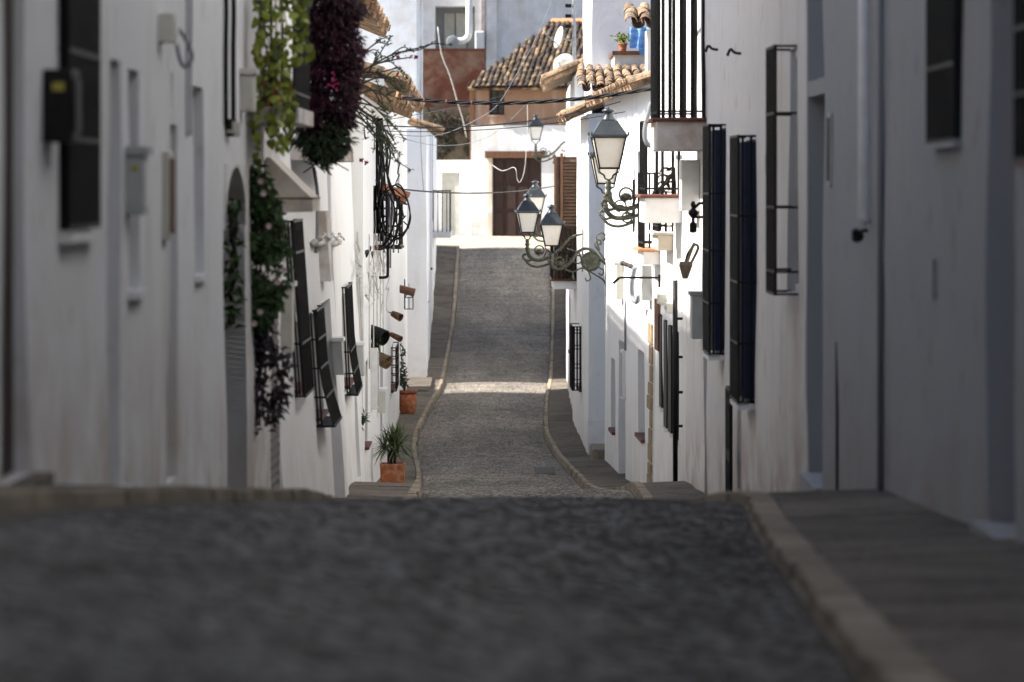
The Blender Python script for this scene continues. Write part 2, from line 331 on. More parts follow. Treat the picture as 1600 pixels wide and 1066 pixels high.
def pavement(left):
    tagn = 'left' if left else 'right'
    par = strip('pavement_' + tagn, -30, 128, left, 'earth')
    rnd = random.Random(3 if left else 4)
    y = -2.0
    while y < 128:
        L = rnd.uniform(1.1, 1.9) if y < 60 else rnd.uniform(1.5, 2.6); L = min(L, 128.0 - y)
        if L < .3: break
        m = MB(); n = max(2, int(L / .45)); j = rnd.uniform(-.004, .004); g = .006
        ring = []
        for i in range(n + 1):
            yy = y + g + (L - 2 * g) * i / n; s = ST(yy); wx = WX(yy)
            xk, zk = (s[0] - kw(yy) - .005, s[1]) if left else (s[2] + kw(yy) + .005, s[3])
            xw = wx[0] - .9 if left else wx[1] + .9
            xm = wx[0] if left else wx[1]
            ring.append([Vector((xk, yy, zk - .05)), Vector((xk, yy, zk + kh(yy, left) - .013 + j)), Vector((xm, yy, pav(yy, left) + j)), Vector((xw, yy, pav(yy, left) + .02 + j)), Vector((xw, yy, zk - .05))])
        b = 0
        for rr in ring: m.v += rr
        for i in range(n):
            for k in range(4): a = i * 5 + k; m.f.append((a, a + 1, a + 6, a + 5))
        m.f.append((0, 1, 2, 3, 4)); e = n * 5; m.f.append((e, e + 1, e + 2, e + 3, e + 4))
        m.build('slab', 'paving', par, bevel=.006)
        y += L
    kp = MB(); ys = rows(-30, 128)
    for yy in ys:
        s = ST(yy); x0, z0 = (s[0], s[1]) if left else (s[2], s[3]); sg = -1 if left else 1
        for dx, dz in ((.012, -.2), (.012, .02), (kw(yy) - .012, .02), (kw(yy) - .012, -.2)): kp.v.append(Vector((x0 + sg * dx, yy, z0 + dz)))
    for i in range(len(ys) - 1):
        for k in range(3): a = i * 4 + k; kp.f.append((a, a + 1, a + 5, a + 4))
    kb = kp.build('kerb_' + tagn, 'earth', origin=Vector((0, 0, 0)), recalc=False); kb['kind'] = 'structure'
    y = 4.0; sg = -1 if left else 1
    while y < 128:
        L = rnd.uniform(.38, .62) if y < 60 else rnd.uniform(.55, .8); L = min(L, 128 - y)
        if L < .1: break
        j = rnd.uniform(-.006, .008); jx = rnd.uniform(-.014, .014); g = .011
        pts = []
        for zz in (-.1, kh(y, left) + j):
            for yy, dx in ((y + g, 0), (y + g, kw(y)), (y + L - g, kw(y)), (y + L - g, 0)):
                s = ST(yy); x0, z0 = (s[0], s[1]) if left else (s[2], s[3])
                pts.append(Vector((x0 + sg * (dx + jx * (dx == 0) + (.02 if zz > 0 and dx == 0 else 0)), yy, z0 + zz)))
        MB().hexa(pts).build('kerb_stone', 'kerb', kb, bevel=.012)
        y += L
pavement(True); pavement(False)
m = MB()
for (x0, x1, y0, y1, z0, z1) in ((-40, -1.9, 98.6, 102.6, -4.88, -4.7),): m.q((x0, y0, z0), (x1, y0, z0), (x1, y1, z1), (x0, y1, z1))
m.build('alley_ground', 'paving')['kind'] = 'structure'
m = MB(); n = 14
for i in range(n):
    for j in range(6):
        pass
def sqz(x, y): return -2.09 + (y - 128) * .0255 + .02 * noise.noise(Vector((x, y, 0)))
xs = [-14 + i * 1.0 for i in range(27)]; ys = [128 + .8 * j for j in range(13)]
for y in ys:
    for x in xs: m.v.append(Vector((x, y, sqz(x, y) + (.006 if y > 128 else .004))))
for j in range(len(ys) - 1):
    for i in range(len(xs) - 1): a = j * len(xs) + i; m.f.append((a, a + 1, a + 1 + len(xs), a + len(xs)))
m.build('square', 'square_stone', origin=Vector((0, 0, 0)), recalc=False)['kind'] = 'structure'
MB().q((-700, -500, -7), (700, -500, -7), (700, 900, -7), (-700, 900, -7)).build('ground', 'earth')['kind'] = 'structure'

# ------------------------------------------------------------------ facades
class Fac:
    def __init__(s, p0, p1, left, batter=0, zref=-3, amp=.03):
        s.p0 = Vector((*p0, 0)); s.p1 = Vector((*p1, 0)); s.left = left; s.u = (s.p1 - s.p0).normalized(); s.L = (s.p1 - s.p0).length
        s.n = Vector((s.u.y, -s.u.x, 0)) if left else Vector((-s.u.y, s.u.x, 0)); s.bat = batter; s.zref = zref; s.amp = amp
    def pt(s, t, b, z):
        p = s.p0 + s.u * t + s.n * (b - s.bat * (z - s.zref)); return Vector((p.x, p.y, z))
    def at(s, px, py, b=0):               # photo position on the wall -> (t, z)
        z = 0
        for _ in range(4):
            q = s.p0 + s.n * (b - s.bat * (z - s.zref)); k = px - HX
            t = (k * q.y - q.x * F) / (s.u.x * F - k * s.u.y); Y = q.y + s.u.y * t; z = (HY - py) * Y / F
        return t, z
    def T(s, px, py=500, b=0): return s.at(px, py, b)[0]
    def Z(s, t, py): return (HY - py) * (s.p0.y + s.u.y * t) / F
    def wall(s, parent, zb, zt, ops=(), depth=3.5, m='white', step=.5, name='wall', top=True):
        mb = MB(); mb.h = []
        def cuts(a, b, ex):
            c = [a, b] + [e for e in ex if a < e < b]; c = sorted(set(round(x, 4) for x in c)); o = [c[0]]
            for x in c[1:]:
                k = max(1, int((x - o[-1]) / step + .5)); x0 = o[-1]
                o += [x0 + (x - x0) * i / k for i in range(1, k + 1)]
            return o
        ts = cuts(0, s.L, [e for q in ops for e in q[:2]]); zs = cuts(zb, zt, [e for q in ops for e in q[2:4]])
        idx = {}
        def V(i, j):
            if (i, j) not in idx:
                t, z = ts[i], zs[j]; w_ = s.p0 + s.u * t
                off = noise.noise(Vector((w_.x * .8, w_.y * .8, z * .8))) * s.amp
                idx[(i, j)] = len(mb.v); mb.v.append(s.pt(t, off, z)); mb.h.append(max(0., z - pav(w_.y, s.left)))
            return idx[(i, j)]
        def inside(t, z): return any(q[0] < t < q[1] and q[2] < z < q[3] for q in ops)
        for i in range(len(ts) - 1):
            for j in range(len(zs) - 1):
                if not inside((ts[i] + ts[i + 1]) / 2, (zs[j] + zs[j + 1]) / 2): mb.f.append((V(i, j), V(i + 1, j), V(i + 1, j + 1), V(i, j + 1)))
        def add(p, hh=1.):
            mb.v.append(p); mb.h.append(hh); return len(mb.v) - 1
        for q in ops:
            d = q[4]; I = [i for i in range(len(ts)) if q[0] - 1e-3 <= ts[i] <= q[1] + 1e-3]; J = [j for j in range(len(zs)) if q[2] - 1e-3 <= zs[j] <= q[3] + 1e-3]
            for path in ([(i, J[0]) for i in I], [(i, J[-1]) for i in I], [(I[0], j) for j in J], [(I[-1], j) for j in J]):
                fr = [V(*a) for a in path]; bk = [add(s.pt(ts[a[0]], -d, zs[a[1]]), mb.h[V(*a)]) for a in path]
                for k in range(len(path) - 1): mb.f.append((fr[k], fr[k + 1], bk[k + 1], bk[k]))
        for path in ([(0, j) for j in range(len(zs))], [(len(ts) - 1, j) for j in range(len(zs))], [(i, len(zs) - 1) for i in range(len(ts))]):
            fr = [V(*a) for a in path]; bk = [add(s.pt(ts[a[0]], -depth, zs[a[1]]), mb.h[V(*a)]) for a in path]
            for k in range(len(path) - 1): mb.f.append((fr[k], fr[k + 1], bk[k + 1], bk[k]))
        b = [add(s.pt(t, -depth, z)) for t, z in ((0, zb), (s.L, zb), (s.L, zt), (0, zt))]; mb.f.append(tuple(b))
        o = mb.build(name, m, parent, smooth=True); o.data.set_sharp_from_angle(angle=R(35)); return o

def house(label, name, f, group=None):
    o = f.pt(0, 0, pav(f.p0.y, f.left)); return thing(name, label, 'house', o, group)

def panel(f, parent, name, op, m, inset=None, handle=False, planks=0, louvre=0):
    t0, t1, z0, z1, d = op; d = d if inset is None else inset
    mb = MB().fbox(f, t0, t1, -d - .05, -d, z0, z1)
    o = mb.build(name, m, parent)
    if planks:
        wd = (t1 - t0) / planks
        for k in range(planks): MB().fbox(f, t0 + k * wd + .006, t0 + (k + 1) * wd - .006, -d, -d + .02, z0 + .01, z1 - .01).build('plank', m, o)
    if louvre:
        n = int((z1 - z0) / louvre)
        for k in range(n):
            z = z0 + k * louvre
            MB().hexa([f.pt(t, b, zz) for t, b, zz in ((t0, -d + .03, z), (t1, -d + .03, z), (t1, -d, z + .02), (t0, -d, z + .02), (t0, -d + .03, z + .012), (t1, -d + .03, z + .012), (t1, -d, z + louvre), (t0, -d, z + louvre))]).build('slat', m, o)
    if handle:
        MB().fbox(f, t0 + .08, t0 + .11, -d, -d + .05, (z0 + z1) / 2 - .06, (z0 + z1) / 2 + .06).build('handle', 'iron', o)
    return o
def window(f, parent, op, frame='wood', sill='tile_edge', muntin=True):
    t0, t1, z0, z1, d = op
    w_ = MB(); fw = .06
    w_.fbox(f, t0, t1, -d + .0, -d + .05, z0, z0 + fw); w_.fbox(f, t0, t1, -d, -d + .05, z1 - fw, z1)
    w_.fbox(f, t0, t0 + fw, -d, -d + .05, z0 + fw, z1 - fw); w_.fbox(f, t1 - fw, t1, -d, -d + .05, z0 + fw, z1 - fw)
    if muntin: w_.fbox(f, (t0 + t1) / 2 - fw * .6, (t0 + t1) / 2 + fw * .6, -d + .003, -d + .053, z0 + fw, z1 - fw)
    o = w_.build('window', frame, parent)
    MB().fbox(f, t0, t1, -d - .04, -d + .015, z0, z1).build('pane', 'dark_glass', o)
    if sill: MB().fbox(f, t0 - .04, t1 + .04, -d + .05, .05, z0 - .035, z0 + .004).build('sill', sill, o)
    return o
def grille(f, parent, t0, t1, z0, z1, proj=.13, nv=7, hz=(.0, .33, .66, 1.), r=.009, m='iron', flat=.022, belly=0, side=0):
    g = MB(); zs = [z0 + (z1 - z0) * k for k in hz]
    def bb(z): return proj + belly * max(0, 1 - (z - z0) / (z1 - z0) * 1.9) ** 1.5
    for k in range(nv):
        t = t0 + (t1 - t0) * k / (nv - 1)
        zz = [z0 + (z1 - z0) * i / 6 for i in range(7)]
        for i in range(6): g.bar(f.pt(t, bb(zz[i]), zz[i]), f.pt(t, bb(zz[i + 1]), zz[i + 1]), r)
    for z in zs:
        b = bb(z); g.fbox(f, t0 - .015, t1 + .015, b - .01, b + .012, z - flat / 2, z + flat / 2)
        for t in (t0, t1): g.fbox(f, t - .012, t + .012, -.02, b, z - flat / 2 + .002, z + flat / 2 - .002)
    for k in range(side):
        bz = proj * (k + .5) / side; g.bar(f.pt(t0, bz, z0), f.pt(t0, bz, z1), r)
    if belly:                              # closed underside of a bellied grille
        g.fbox(f, t0, t1, 0, bb(z0), z0 - .012, z0 - .004)
    return g.build('window_grille', m, parent)

# ------------------------------------------------------------------ roof tiles (one shared mesh per size, each tile its own object)
TILEM = {}
def tile_mesh(m):
    if m in TILEM: return TILEM[m]
    mb = MB(); n = 6; L = .44; th = .016
    for y, r in ((0, .105), (L, .08)):
        for rr in (r, r - th):
            for k in range(n + 1):
                a = math.pi * k / n; mb.v.append(Vector((-rr * math.cos(a), y, rr * math.sin(a) * .85)))
    N = n + 1
    for k in range(n):
        mb.f += [(k, k + 1, 2 * N + k + 1, 2 * N + k), (N + k, 3 * N + k, 3 * N + k + 1, N + k + 1), (k, N + k, N + k + 1, k + 1), (2 * N + k, 2 * N + k + 1, 3 * N + k + 1, 3 * N + k)]
    mb.f += [(0, 2 * N, 3 * N, N), (n, N + n, 3 * N + n, 2 * N + n)]
    me = bpy.data.meshes.new('tile'); me.from_pydata([tuple(v) for v in mb.v], [], mb.f); me.materials.append(MATS[m]); TILEM[m] = me; return me
def tile_roof(parent, O, e, s, ncol, nrow, m='tile', pw=.22, ex=.36, mask=None, deck=True, seed=1, scale=1.):
    O = Vector(O); e = Vector(e).normalized(); s = Vector(s); s = (s - e * s.dot(e)).normalized(); n = e.cross(s)
    if n.z < 0: n = -n
    W = ncol * pw; H = nrow * ex; d = MB()
    a, b = O, O + e * W; ins = s * (.5 if nrow <= 4 else .1)
    if mask is None: d.hexa([p - n * k for k in (.06, .005) for p in (a + e * .22 + ins, b - e * .22 + ins, b - e * .22 + s * (H + .1), a + e * .22 + s * (H + .1))])
    else: d.hexa([p - n * k for k in (.075, .005) for p in mask])
    roof = d.build('roof', m, parent); rnd = random.Random(seed); o0 = ORG[parent.name]
    for layer in (0, 1):                   # channel tiles lie upturned between the cover tiles
        for c in range(ncol + (1 if layer else 0)):
            for r in range(nrow):
                p = O + e * ((c + (.5 if layer == 0 else 0)) * pw) + s * (r * ex)
                if mask is not None:
                    k = [(mask[(i + 1) % 4] - mask[i]).cross(p + s * .15 - mask[i]).dot(n) for i in range(4)]
                    if not (all(x >= -.02 for x in k) or all(x <= .02 for x in k)): continue
                if layer == 0 and nrow > 3 and r > 0 and c > 0: continue
                o = bpy.data.objects.new('tile', tile_mesh(m)); col.objects.link(o); o.parent = roof
                zz = n if layer else -n
                xx = s.cross(zz)
                j = rnd.uniform(-.06, .06)
                M = Matrix((xx, s, zz)).transposed().to_4x4()
                M = Matrix.Translation(p - o0 + n * (.035 + .006 * (r % 2)) + s * j * .5 - (n * .02 if layer == 0 else n * 0)) @ M @ Matrix.Rotation(rnd.uniform(-.09, .09), 4, 'Z') @ Matrix.Rotation(rnd.uniform(.015, .045) * (1 if layer else -1), 4, 'X')
                sx = pw / .22
                o.matrix_local = M @ Matrix.Diagonal((sx, ex / .36, sx, 1))
    return roof

def O_(f, pn, pf, y0, y1, d, zpx=None):    # opening from photo columns near edge / far edge and rows
    q = zpx if zpx is not None else pf
    ta, _ = f.at(pn, (y0 + y1) / 2); tb, _ = f.at(pf, (y0 + y1) / 2); t = f.at(q, (y0 + y1) / 2)[0]
    return (min(ta, tb), max(ta, tb), f.Z(t, y1), f.Z(t, y0), d)
def OW(f, pn, width, y0, y1, d):           # opening from near edge column and a width in metres
    t, _ = f.at(pn, (y0 + y1) / 2); return (t, t + width, f.Z(t, y1), f.Z(t, y0), d)

# ================================================================== LEFT SIDE OF THE STREET
fL1 = Fac((-1.9, -22), (-1.9, 22.05), True)
hL1 = house('tall white house nearest on the left, with barred black window and grey door', 'town_house', fL1)
a = O_(fL1, 4, 41, -40, 740, .22); b = O_(fL1, 93, 141, -20, 362, .2); c = O_(fL1, 171, 190, 97, 758, .3); d = O_(fL1, 201, 217, 112, 452, .2)
fL1.wall(hL1, -3.2, 7.2, [a, b, c, d], m='white')
panel(fL1, hL1, 'door', a, 'wood_dark', inset=.07, planks=4); window(fL1, hL1, b, 'wood_dark', sill='white_paint'); panel(fL1, hL1, 'door', c, 'grey_paint', handle=True); window(fL1, hL1, d, 'grey_paint', sill='white_paint')
grille(fL1, hL1, b[0], b[1], b[2] + .03, b[3], .035, 12, (0, .35, .7, 1), r=.011, side=2)
MB().fbox(fL1, a[0] - .05, a[1] + .1, -.2, .1, a[2] - .14, a[2]).build('door_step', 'paving', hL1)
MB().fbox(fL1, c[0] - .02, c[1] + .05, -.28, .05, c[2] - .1, c[2]).build('door_step', 'white_paint', hL1)

MB().fbox(fL1, 0, fL1.L, -.4, .4, 7.1, 7.3).build('eaves', 'tile_edge', hL1)  # eave slab added out of view to narrow the sky and darken the foreground
fL2 = Fac((-1.905, 22.05), (-1.93, 30.9), True)
hL2 = house('white house with narrow windows and an arched doorway left of the vines', 'town_house', fL2)
a = O_(fL2, 263, 277, 196, 745, .3); b = O_(fL2, 302, 315, 138, 428, .22); c = O_(fL2, 352, 384, 262, 762, .32)
fL2.wall(hL2, -3.2, 6.7, [a, b, c], m='white')
panel(fL2, hL2, 'door', a, 'grey_paint', handle=True); window(fL2, hL2, b, 'grey_paint', sill='white_paint'); panel(fL2, hL2, 'door', c, 'wood_grey', planks=5)
s_ = MB(); s_.h = None; N = 8; t0, t1, z0, z1, dd = c; rr = (t1 - t0) / 2; zc = z1 - .42
for sgn in (0, 1):
    prev = None
    for k in range(N + 1):
        an = math.pi / 2 * k / N; x = rr * math.cos(an); z = zc + .42 * math.sin(an); t = (t0 + t1) / 2 + (x if sgn else -x)
        if prev:
            s_.hexa([fL2.pt(prev[0], -dd, prev[1]), fL2.pt(t, -dd, z), fL2.pt(t, .004, z), fL2.pt(prev[0], .004, prev[1]), fL2.pt(prev[0], -dd, z1 + .02), fL2.pt(t, -dd, z1 + .02), fL2.pt(t, .004, z1 + .02), fL2.pt(prev[0], .004, z1 + .02)])
        prev = (t, z)
s_.build('arch', 'white', hL2)

fL3 = Fac((-1.93, 30.9), (-1.93, 35.5), True)
hL3 = house('white house with plant-filled balcony and tall louvred shutter door on the left', 'town_house', fL3)
a = O_(fL3, 424, 436, 474, 762, .12)
fL3.wall(hL3, -3.6, 6.9, [a], m='white_old')
sd_ = panel(fL3, hL3, 'shutter_door', a, 'wood_grey', inset=.03, louvre=.075)
zt = fL3.Z(fL3.T(405, 180), 172); tA = fL3.T(388, 180)
bal = MB().fbox(fL3, tA, tA + 2.3, -.02, .37, zt - .12, zt).build('balcony', 'white_old', hL3, bevel=.008)
rl = MB()
for k in range(18):
    t = tA + .03 + k * 2.24 / 17; rl.bar(fL3.pt(t, .33, zt), fL3.pt(t, .33, zt + 1.0), .009)
for k in range(1, 4): rl.bar(fL3.pt(tA + .03,   .33 * k / 4, zt), fL3.pt(tA + .03,   .33 * k / 4, zt + 1.0), .009)
rl.fbox(fL3, tA, tA + 2.3, .315, .345, zt + .99, zt + 1.02); rl.fbox(fL3, tA, tA + .03, 0, .315, zt + .992, zt + 1.018); rl.fbox(fL3, tA, tA + 2.3, .317, .343, zt + .1, zt + .12)
rl.build('railing', 'iron', bal)

fL4 = Fac((-1.88, 35.5), (-1.86, 47.6), True, batter=.07, zref=-3.0)
hL4 = house('leaning white house with bellied black window bars and narrow grey door', 'town_house', fL4)
a = O_(fL4, 452, 466, 352, 598, .15); b = O_(fL4, 488, 500, 486, 640, .15); c = O_(fL4, 514, 528, 466, 800, .25)
fL4.wall(hL4, -4.2, 6.9, [a, b, c], m='white_clean')
window(fL4, hL4, a, 'wood_dark'); window(fL4, hL4, b, 'wood_dark'); panel(fL4, hL4, 'door', c, 'grey_paint', handle=True)
grille(fL4, hL4, a[0] - .05, a[1] + .05, a[2] - .05, a[3] + .05, .085, 9, (0, .3, .82, 1), side=3)
grille(fL4, hL4, b[0] - .05, b[1] + .05, b[2] - .08, b[3] + .05, .07, 8, (0, .25, .5, .75, 1), belly=.10, side=2)
zt = fL4.Z(fL4.T(470, 250), 252); tA = fL4.T(455, 250)     # slab under the purple plant
MB().fbox(fL4, tA, tA + 4.5, -.02, .42, zt, zt + .14).build('balcony', 'white_old', hL4, bevel=.008)
t2 = fL4.T(445, 505); zz = fL4.Z(t2, 505)
MB().fbox(fL4, .35, 6.2, -.01, .035, zz - .03, zz + .03).build('ledge', 'white_clean', hL4)
MB().fbox(fL4, 9.2, 9.9, -.01, .1, fL4.Z(9.2, 440), fL4.Z(9.2, 330)).build('pilaster', 'white_old', hL4)

fL5 = Fac((-1.86, 47.6), (-1.98, 57.4), True, batter=.045, zref=-3.8)
hL5 = house('white house with slim curved window bars under a mossy tiled eave', 'town_house', fL5)
a = O_(fL5, 537, 545, 455, 590, .15); b = O_(fL5, 556, 561, 600, 745, .2)
fL5.wall(hL5, -5.0, 2.05, [a, b], m='white_clean', depth=5)
window(fL5, hL5, a, 'wood'); panel(fL5, hL5, 'door', b, 'grey_paint')
grille(fL5, hL5, a[0] - .1, a[1] + .1, a[2] - .1, a[3] + .1, .06, 7, (0, .2, .4, 1), belly=.07, side=2)
tile_roof(hL5, fL5.pt(0, .55, 1.96), fL5.u, -fL5.n + Vector((0, 0, .32)), 44, 4, m='tile', seed=2)

fL6 = Fac((-2.0, 57.4), (-2.1, 72), True, amp=.02)
hL6 = house('white house crowded with cables and hung baskets behind the palm planter', 'town_house', fL6)
a = O_(fL6, 571, 575, 560, 690, .12); b = O_(fL6, 584, 588, 290, 385, .12); c = O_(fL6, 594, 598, 560, 740, .2)
fL6.wall(hL6, -5.4, 1.15, [a, b, c], m='white_clean', depth=5)
window(fL6, hL6, a, 'wood'); window(fL6, hL6, b, 'wood'); panel(fL6, hL6, 'door', c, 'wood_dark')
tile_roof(hL6, fL6.pt(0, .42, 1.08), fL6.u, -fL6.n + Vector((0, 0, .3)), 65, 3, m='tile', seed=3)

fL7 = Fac((-2.16, 72), (-2.45, 99.5), True, amp=.02)
hL7 = house('white house with dark red barred window beyond the palm planter', 'town_house', fL7)
a = O_(fL7, 611, 615, 535, 600, .1); b = O_(fL7, 621, 624, 240, 300, .12)
fL7.wall(hL7, -5.7, 1.7, [a, b], m='white_clean', depth=5.2)
window(fL7, hL7, a, 'wood_dark'); window(fL7, hL7, b, 'wood_dark')
grille(fL7, hL7, a[0], a[1], a[2], a[3], .09, 8, (0, .2, .4, .6, .8, 1), m='iron_rust', r=.012)
tile_roof(hL7, fL7.pt(0, .36, 1.62), fL7.u, -fL7.n + Vector((0, 0, .3)), 90, 3, m='tile', pw=.303, ex=.42, seed=4)

fL8 = Fac((-2.04, 101.9), (-2.25, 127.5), True)
hL8 = house('tall plain white house past the sunlit alley on the left', 'town_house', fL8)
a = (8, 9.1, fL8.Z(8, 420), fL8.Z(8, 362), .1)
fL8.wall(hL8, -5.6, 1.2, [a], m='white_blue', depth=5)
MB().box(-7.5, -2.42, 108, 112, -5, 6).build('tower', 'white_blue', hL8)
MB().box(-3.2, -2.36, 112, 113, 1.1, 6).build('tower_side', 'white_clean', hL8)
window(fL8, hL8, a, 'wood_dark')
zt = fL8.Z(14, 362); bal = MB().fbox(fL8, 13, 17, -.02, .5, zt - .16, zt).build('balcony', 'white_clean', hL8)
g = MB()
for k in range(26): g.bar(fL8.pt(13.05 + k * .156, .47, zt), fL8.pt(13.05 + k * .156, .47, zt + 1.1), .012)
for k in range(4): g.bar(fL8.pt(13.05, .03 + k * .12, zt), fL8.pt(13.05, .03 + k * .12, zt + 1.1), .012)
g.fbox(fL8, 13, 17, .455, .485, zt + 1.09, zt + 1.13); g.fbox(fL8, 13, 17, .455, .485, zt + .3, zt + .33); g.fbox(fL8, 13, 13.03, 0, .455, zt + 1.092, zt + 1.128)
g.build('railing', 'iron', bal)
MB().fbox(fL8, 0, .06, -2.6, -2.4, -4.6, 3).build('downpipe', 'grey_paint', hL8)
tile_roof(hL8, fL8.pt(.2, .34, 1.15), fL8.u, -fL8.n + Vector((0, 0, .3)), 24, 2, m='tile', seed=5)

# ================================================================== RIGHT SIDE
fR1 = Fac((2.3, -22), (2.21, 31.9), False)
hR1 = house('grey shaded house nearest on the right with deep door recess', 'town_house', fR1)
a = O_(fR1, 1690, 1602, -60, 250, .2); b = O_(fR1, 1588, 1541, -160, 815, .3); c = O_(fR1, 1505, 1462, -120, 222, .2); d = O_(fR1, 1288, 1262, 152, 738, .32); e = O_(fR1, 1288, 1262, -120, 128, .3)
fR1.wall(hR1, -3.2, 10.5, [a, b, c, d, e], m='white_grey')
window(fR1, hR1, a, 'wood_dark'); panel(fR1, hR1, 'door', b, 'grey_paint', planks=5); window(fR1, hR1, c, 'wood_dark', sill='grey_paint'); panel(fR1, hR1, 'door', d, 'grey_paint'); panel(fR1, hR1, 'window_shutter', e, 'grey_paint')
grille(fR1, hR1, a[0], a[1], a[2], a[3], .04, 12, r=.011, side=2); grille(fR1, hR1, c[0], c[1], c[2], c[3], .04, 12, r=.011, side=2)
MB().fbox(fR1, b[0] - .1, b[1] + .05, -.28, .07, b[2] - .16, b[2]).build('door_step', 'white_grey', hR1)
MB().fbox(fR1, d[0] - .02, d[1] + .03, -.3, .06, d[2] - .15, d[2]).build('door_step', 'grey_paint', hR1)
t = fR1.T(1362, 200); MB().tube([fR1.pt(t, .05, 2.6), fR1.pt(t, .05, fR1.Z(t, 340)), fR1.pt(t, .02, fR1.Z(t, 350))], .035, 10).build('downpipe', 'white_paint', hR1, smooth=True)
t = fR1.T(1384, 400); MB().tube([fR1.pt(t, .03, 2.6), fR1.pt(t, .03, -2.0)], .022, 8).build('downpipe', 'cable_grey', hR1, smooth=True)
t = fR1.T(1310, 640); MB().fbox(fR1, t, t + .09, -.02, .015, -2.4, fR1.Z(t, 535)).build('cable_duct', 'wood_dark', hR1)
t = fR1.T(1462, 450); MB().fbox(fR1, t, t + .14, -.02, .02, fR1.Z(t, 468), fR1.Z(t, 405)).build('vent_cover', 'grey_paint', hR1)
MB().fbox(fR1, 30, b[0] - .12, -.02, .05, -1.95, -1.62).build('plinth', 'white_grey', hR1)

MB().fbox(fR1, 0, 45.5, -.4, .4, 10.35, 10.55).build('eaves', 'tile_edge', hR1)  # unseen overhang added opposite, also cuts sky light on the near street
fR2 = Fac((2.2, 31.9), (2.1, 51.2), False)
hR2 = house('white house with two blue-shuttered barred windows on the right', 'town_house', fR2)
a = OW(fR2, 1180, 1.15, 218, 632, .14); b = OW(fR2, 1132, 1.15, 200, 556, .14); c = OW(fR2, 1246, .95, 72, 460, .1)
d = (b[1] + 2.2, b[1] + 2.9, fR2.Z(b[1] + 2.2, 860), fR2.Z(b[1] + 2.2, 480), .15); e = OW(fR2, 1148, .5, 655, 775, .16)
fR2.wall(hR2, -4.2, 7.0, [a, b, c, d], m='white_old')
for q in (a, b):
    window(fR2, hR2, q, 'blue_wood', sill='white_paint')
    for k in (0, 1):
        w_ = (q[1] - q[0]) / 2; MB().fbox(fR2, q[0] + k * w_ + .01, q[0] + (k + 1) * w_ - .01, -.06, .095, q[2] + .05, q[3] - .02).build('shutter', 'blue_wood', hR2)
    MB().fbox(fR2, q[0] - .03, q[1] + .03, 0, .16, q[2] - .05, q[2] - .01).build('window_ledge', 'white_paint', hR2)
    grille(fR2, hR2, q[0] - .02, q[1] + .02, q[2] + .02, q[3] + .03, .15, 12, (0, .22, .45, .7, 1), r=.012, side=2)
window(fR2, hR2, c, 'white_paint', sill=None)
grille(fR2, hR2, c[0], c[1], c[2], c[3], .17, 8, (0, .09, .35, .73, 1), r=.012, m='iron_rust')
panel(fR2, hR2, 'door', d, 'wood_grey', planks=4)
g = MB(); t0 = fR2.T(1157, 700); z0, z1 = fR2.Z(t0, 800), fR2.Z(t0, 612)
for k in range(8): g.bar(fR2.pt(t0 + k * .1, .09, z0), fR2.pt(t0 + k * .1, .09, z1), .016)
g.fbox(fR2, t0 - .02, t0 + .74, 0, .1, z0 - .02, z0 + .02); g.fbox(fR2, t0 - .02, t0 + .74, 0, .1, z1 - .02, z1 + .02); g.fbox(fR2, t0 - .02, t0 + .74, .075, .105, (z0 + z1) / 2 - .1, (z0 + z1) / 2)
g.build('door_grille', 'iron', hR2)
def balcony(f, par, t0, L, b1, zt, th, rail=1.05, m='white', edge='tile_edge', nb=10, r=.011, m2='iron', side=4):
    o = MB().fbox(f, t0, t0 + L, -.02, b1, zt - th, zt - .04).build('balcony', m, par, bevel=.012)
    MB().fbox(f, t0 - .05, t0 + L + .05, -.01, b1 + .06, zt - .04, zt).build('floor_edge', edge, o, bevel=.012)
    if rail:
        g = MB()
        for k in range(nb): t = t0 + .02 + (L - .04) * k / (nb - 1); g.bar(f.pt(t, b1 - .02, zt), f.pt(t, b1 - .02, zt + rail), r)
        for k in range(side):
            for t in (t0 + .02, t0 + L - .02): g.bar(f.pt(t, b1 * (k + .3) / (side + .3) - .02, zt), f.pt(t, b1 * (k + .3) / (side + .3) - .02, zt + rail), r)
        for z in (zt + .07, zt + rail): g.fbox(f, t0, t0 + L, b1 - .035, b1 - .005, z - .012, z + .012); g.fbox(f, t0, t0 + .03, .0, b1 - .035, z - .01, z + .01); g.fbox(f, t0 + L - .03, t0 + L, .0, b1 - .035, z - .01, z + .01)
        g.build('railing', m2, o)
    return o
t0 = fR2.T(1102, 200); balcony(fR2, hR2, t0, 1.9, .53, fR2.Z(t0, 184), .36, 1.5, 'white_old', r=.02, nb=9, side=4)
fR3 = Fac((2.1, 51.2), (1.95, 58.4), False)
hR3 = house('white house with three dark slit windows and small balconies on the right', 'town_house', fR3)
ops = [O_(fR3, p + 5, p, yy, yy + 168, .1) for p, yy in ((1040, 498), (1047, 506), (1055, 516))] + [O_(fR3, 1037, 1033, 490, 635, .1)]
fR3.wall(hR3, -5.0, 3.6, ops, m='white_clean', depth=4)
for q in ops:
    window(fR3, hR3, q, 'wood_dark', sill='white_paint', muntin=False)
    MB().fbox(fR3, q[0] + .02, q[1] - .02, -.05, .03, q[2] + .01, q[3] - .02).build('window_shutter', 'iron', hR3)
q = O_(fR3, 1034, 1028, 466, 545, .0); MB().fbox(fR3, q[0], q[1], .0, .05, q[2], q[3]).build('shutter', 'wood', hR3)
t0 = fR3.T(1066, 310); balcony(fR3, hR3, t0, 1.3, .46, fR3.Z(t0, 304), .35, .9, 'white_clean', r=.018, nb=7, side=2)
t0 = fR3.T(1052, 370); balcony(fR3, hR3, t0, 1.3, .2, fR3.Z(t0, 362), .24, .5, 'cream', 'white_old', r=.016, nb=5, side=2)
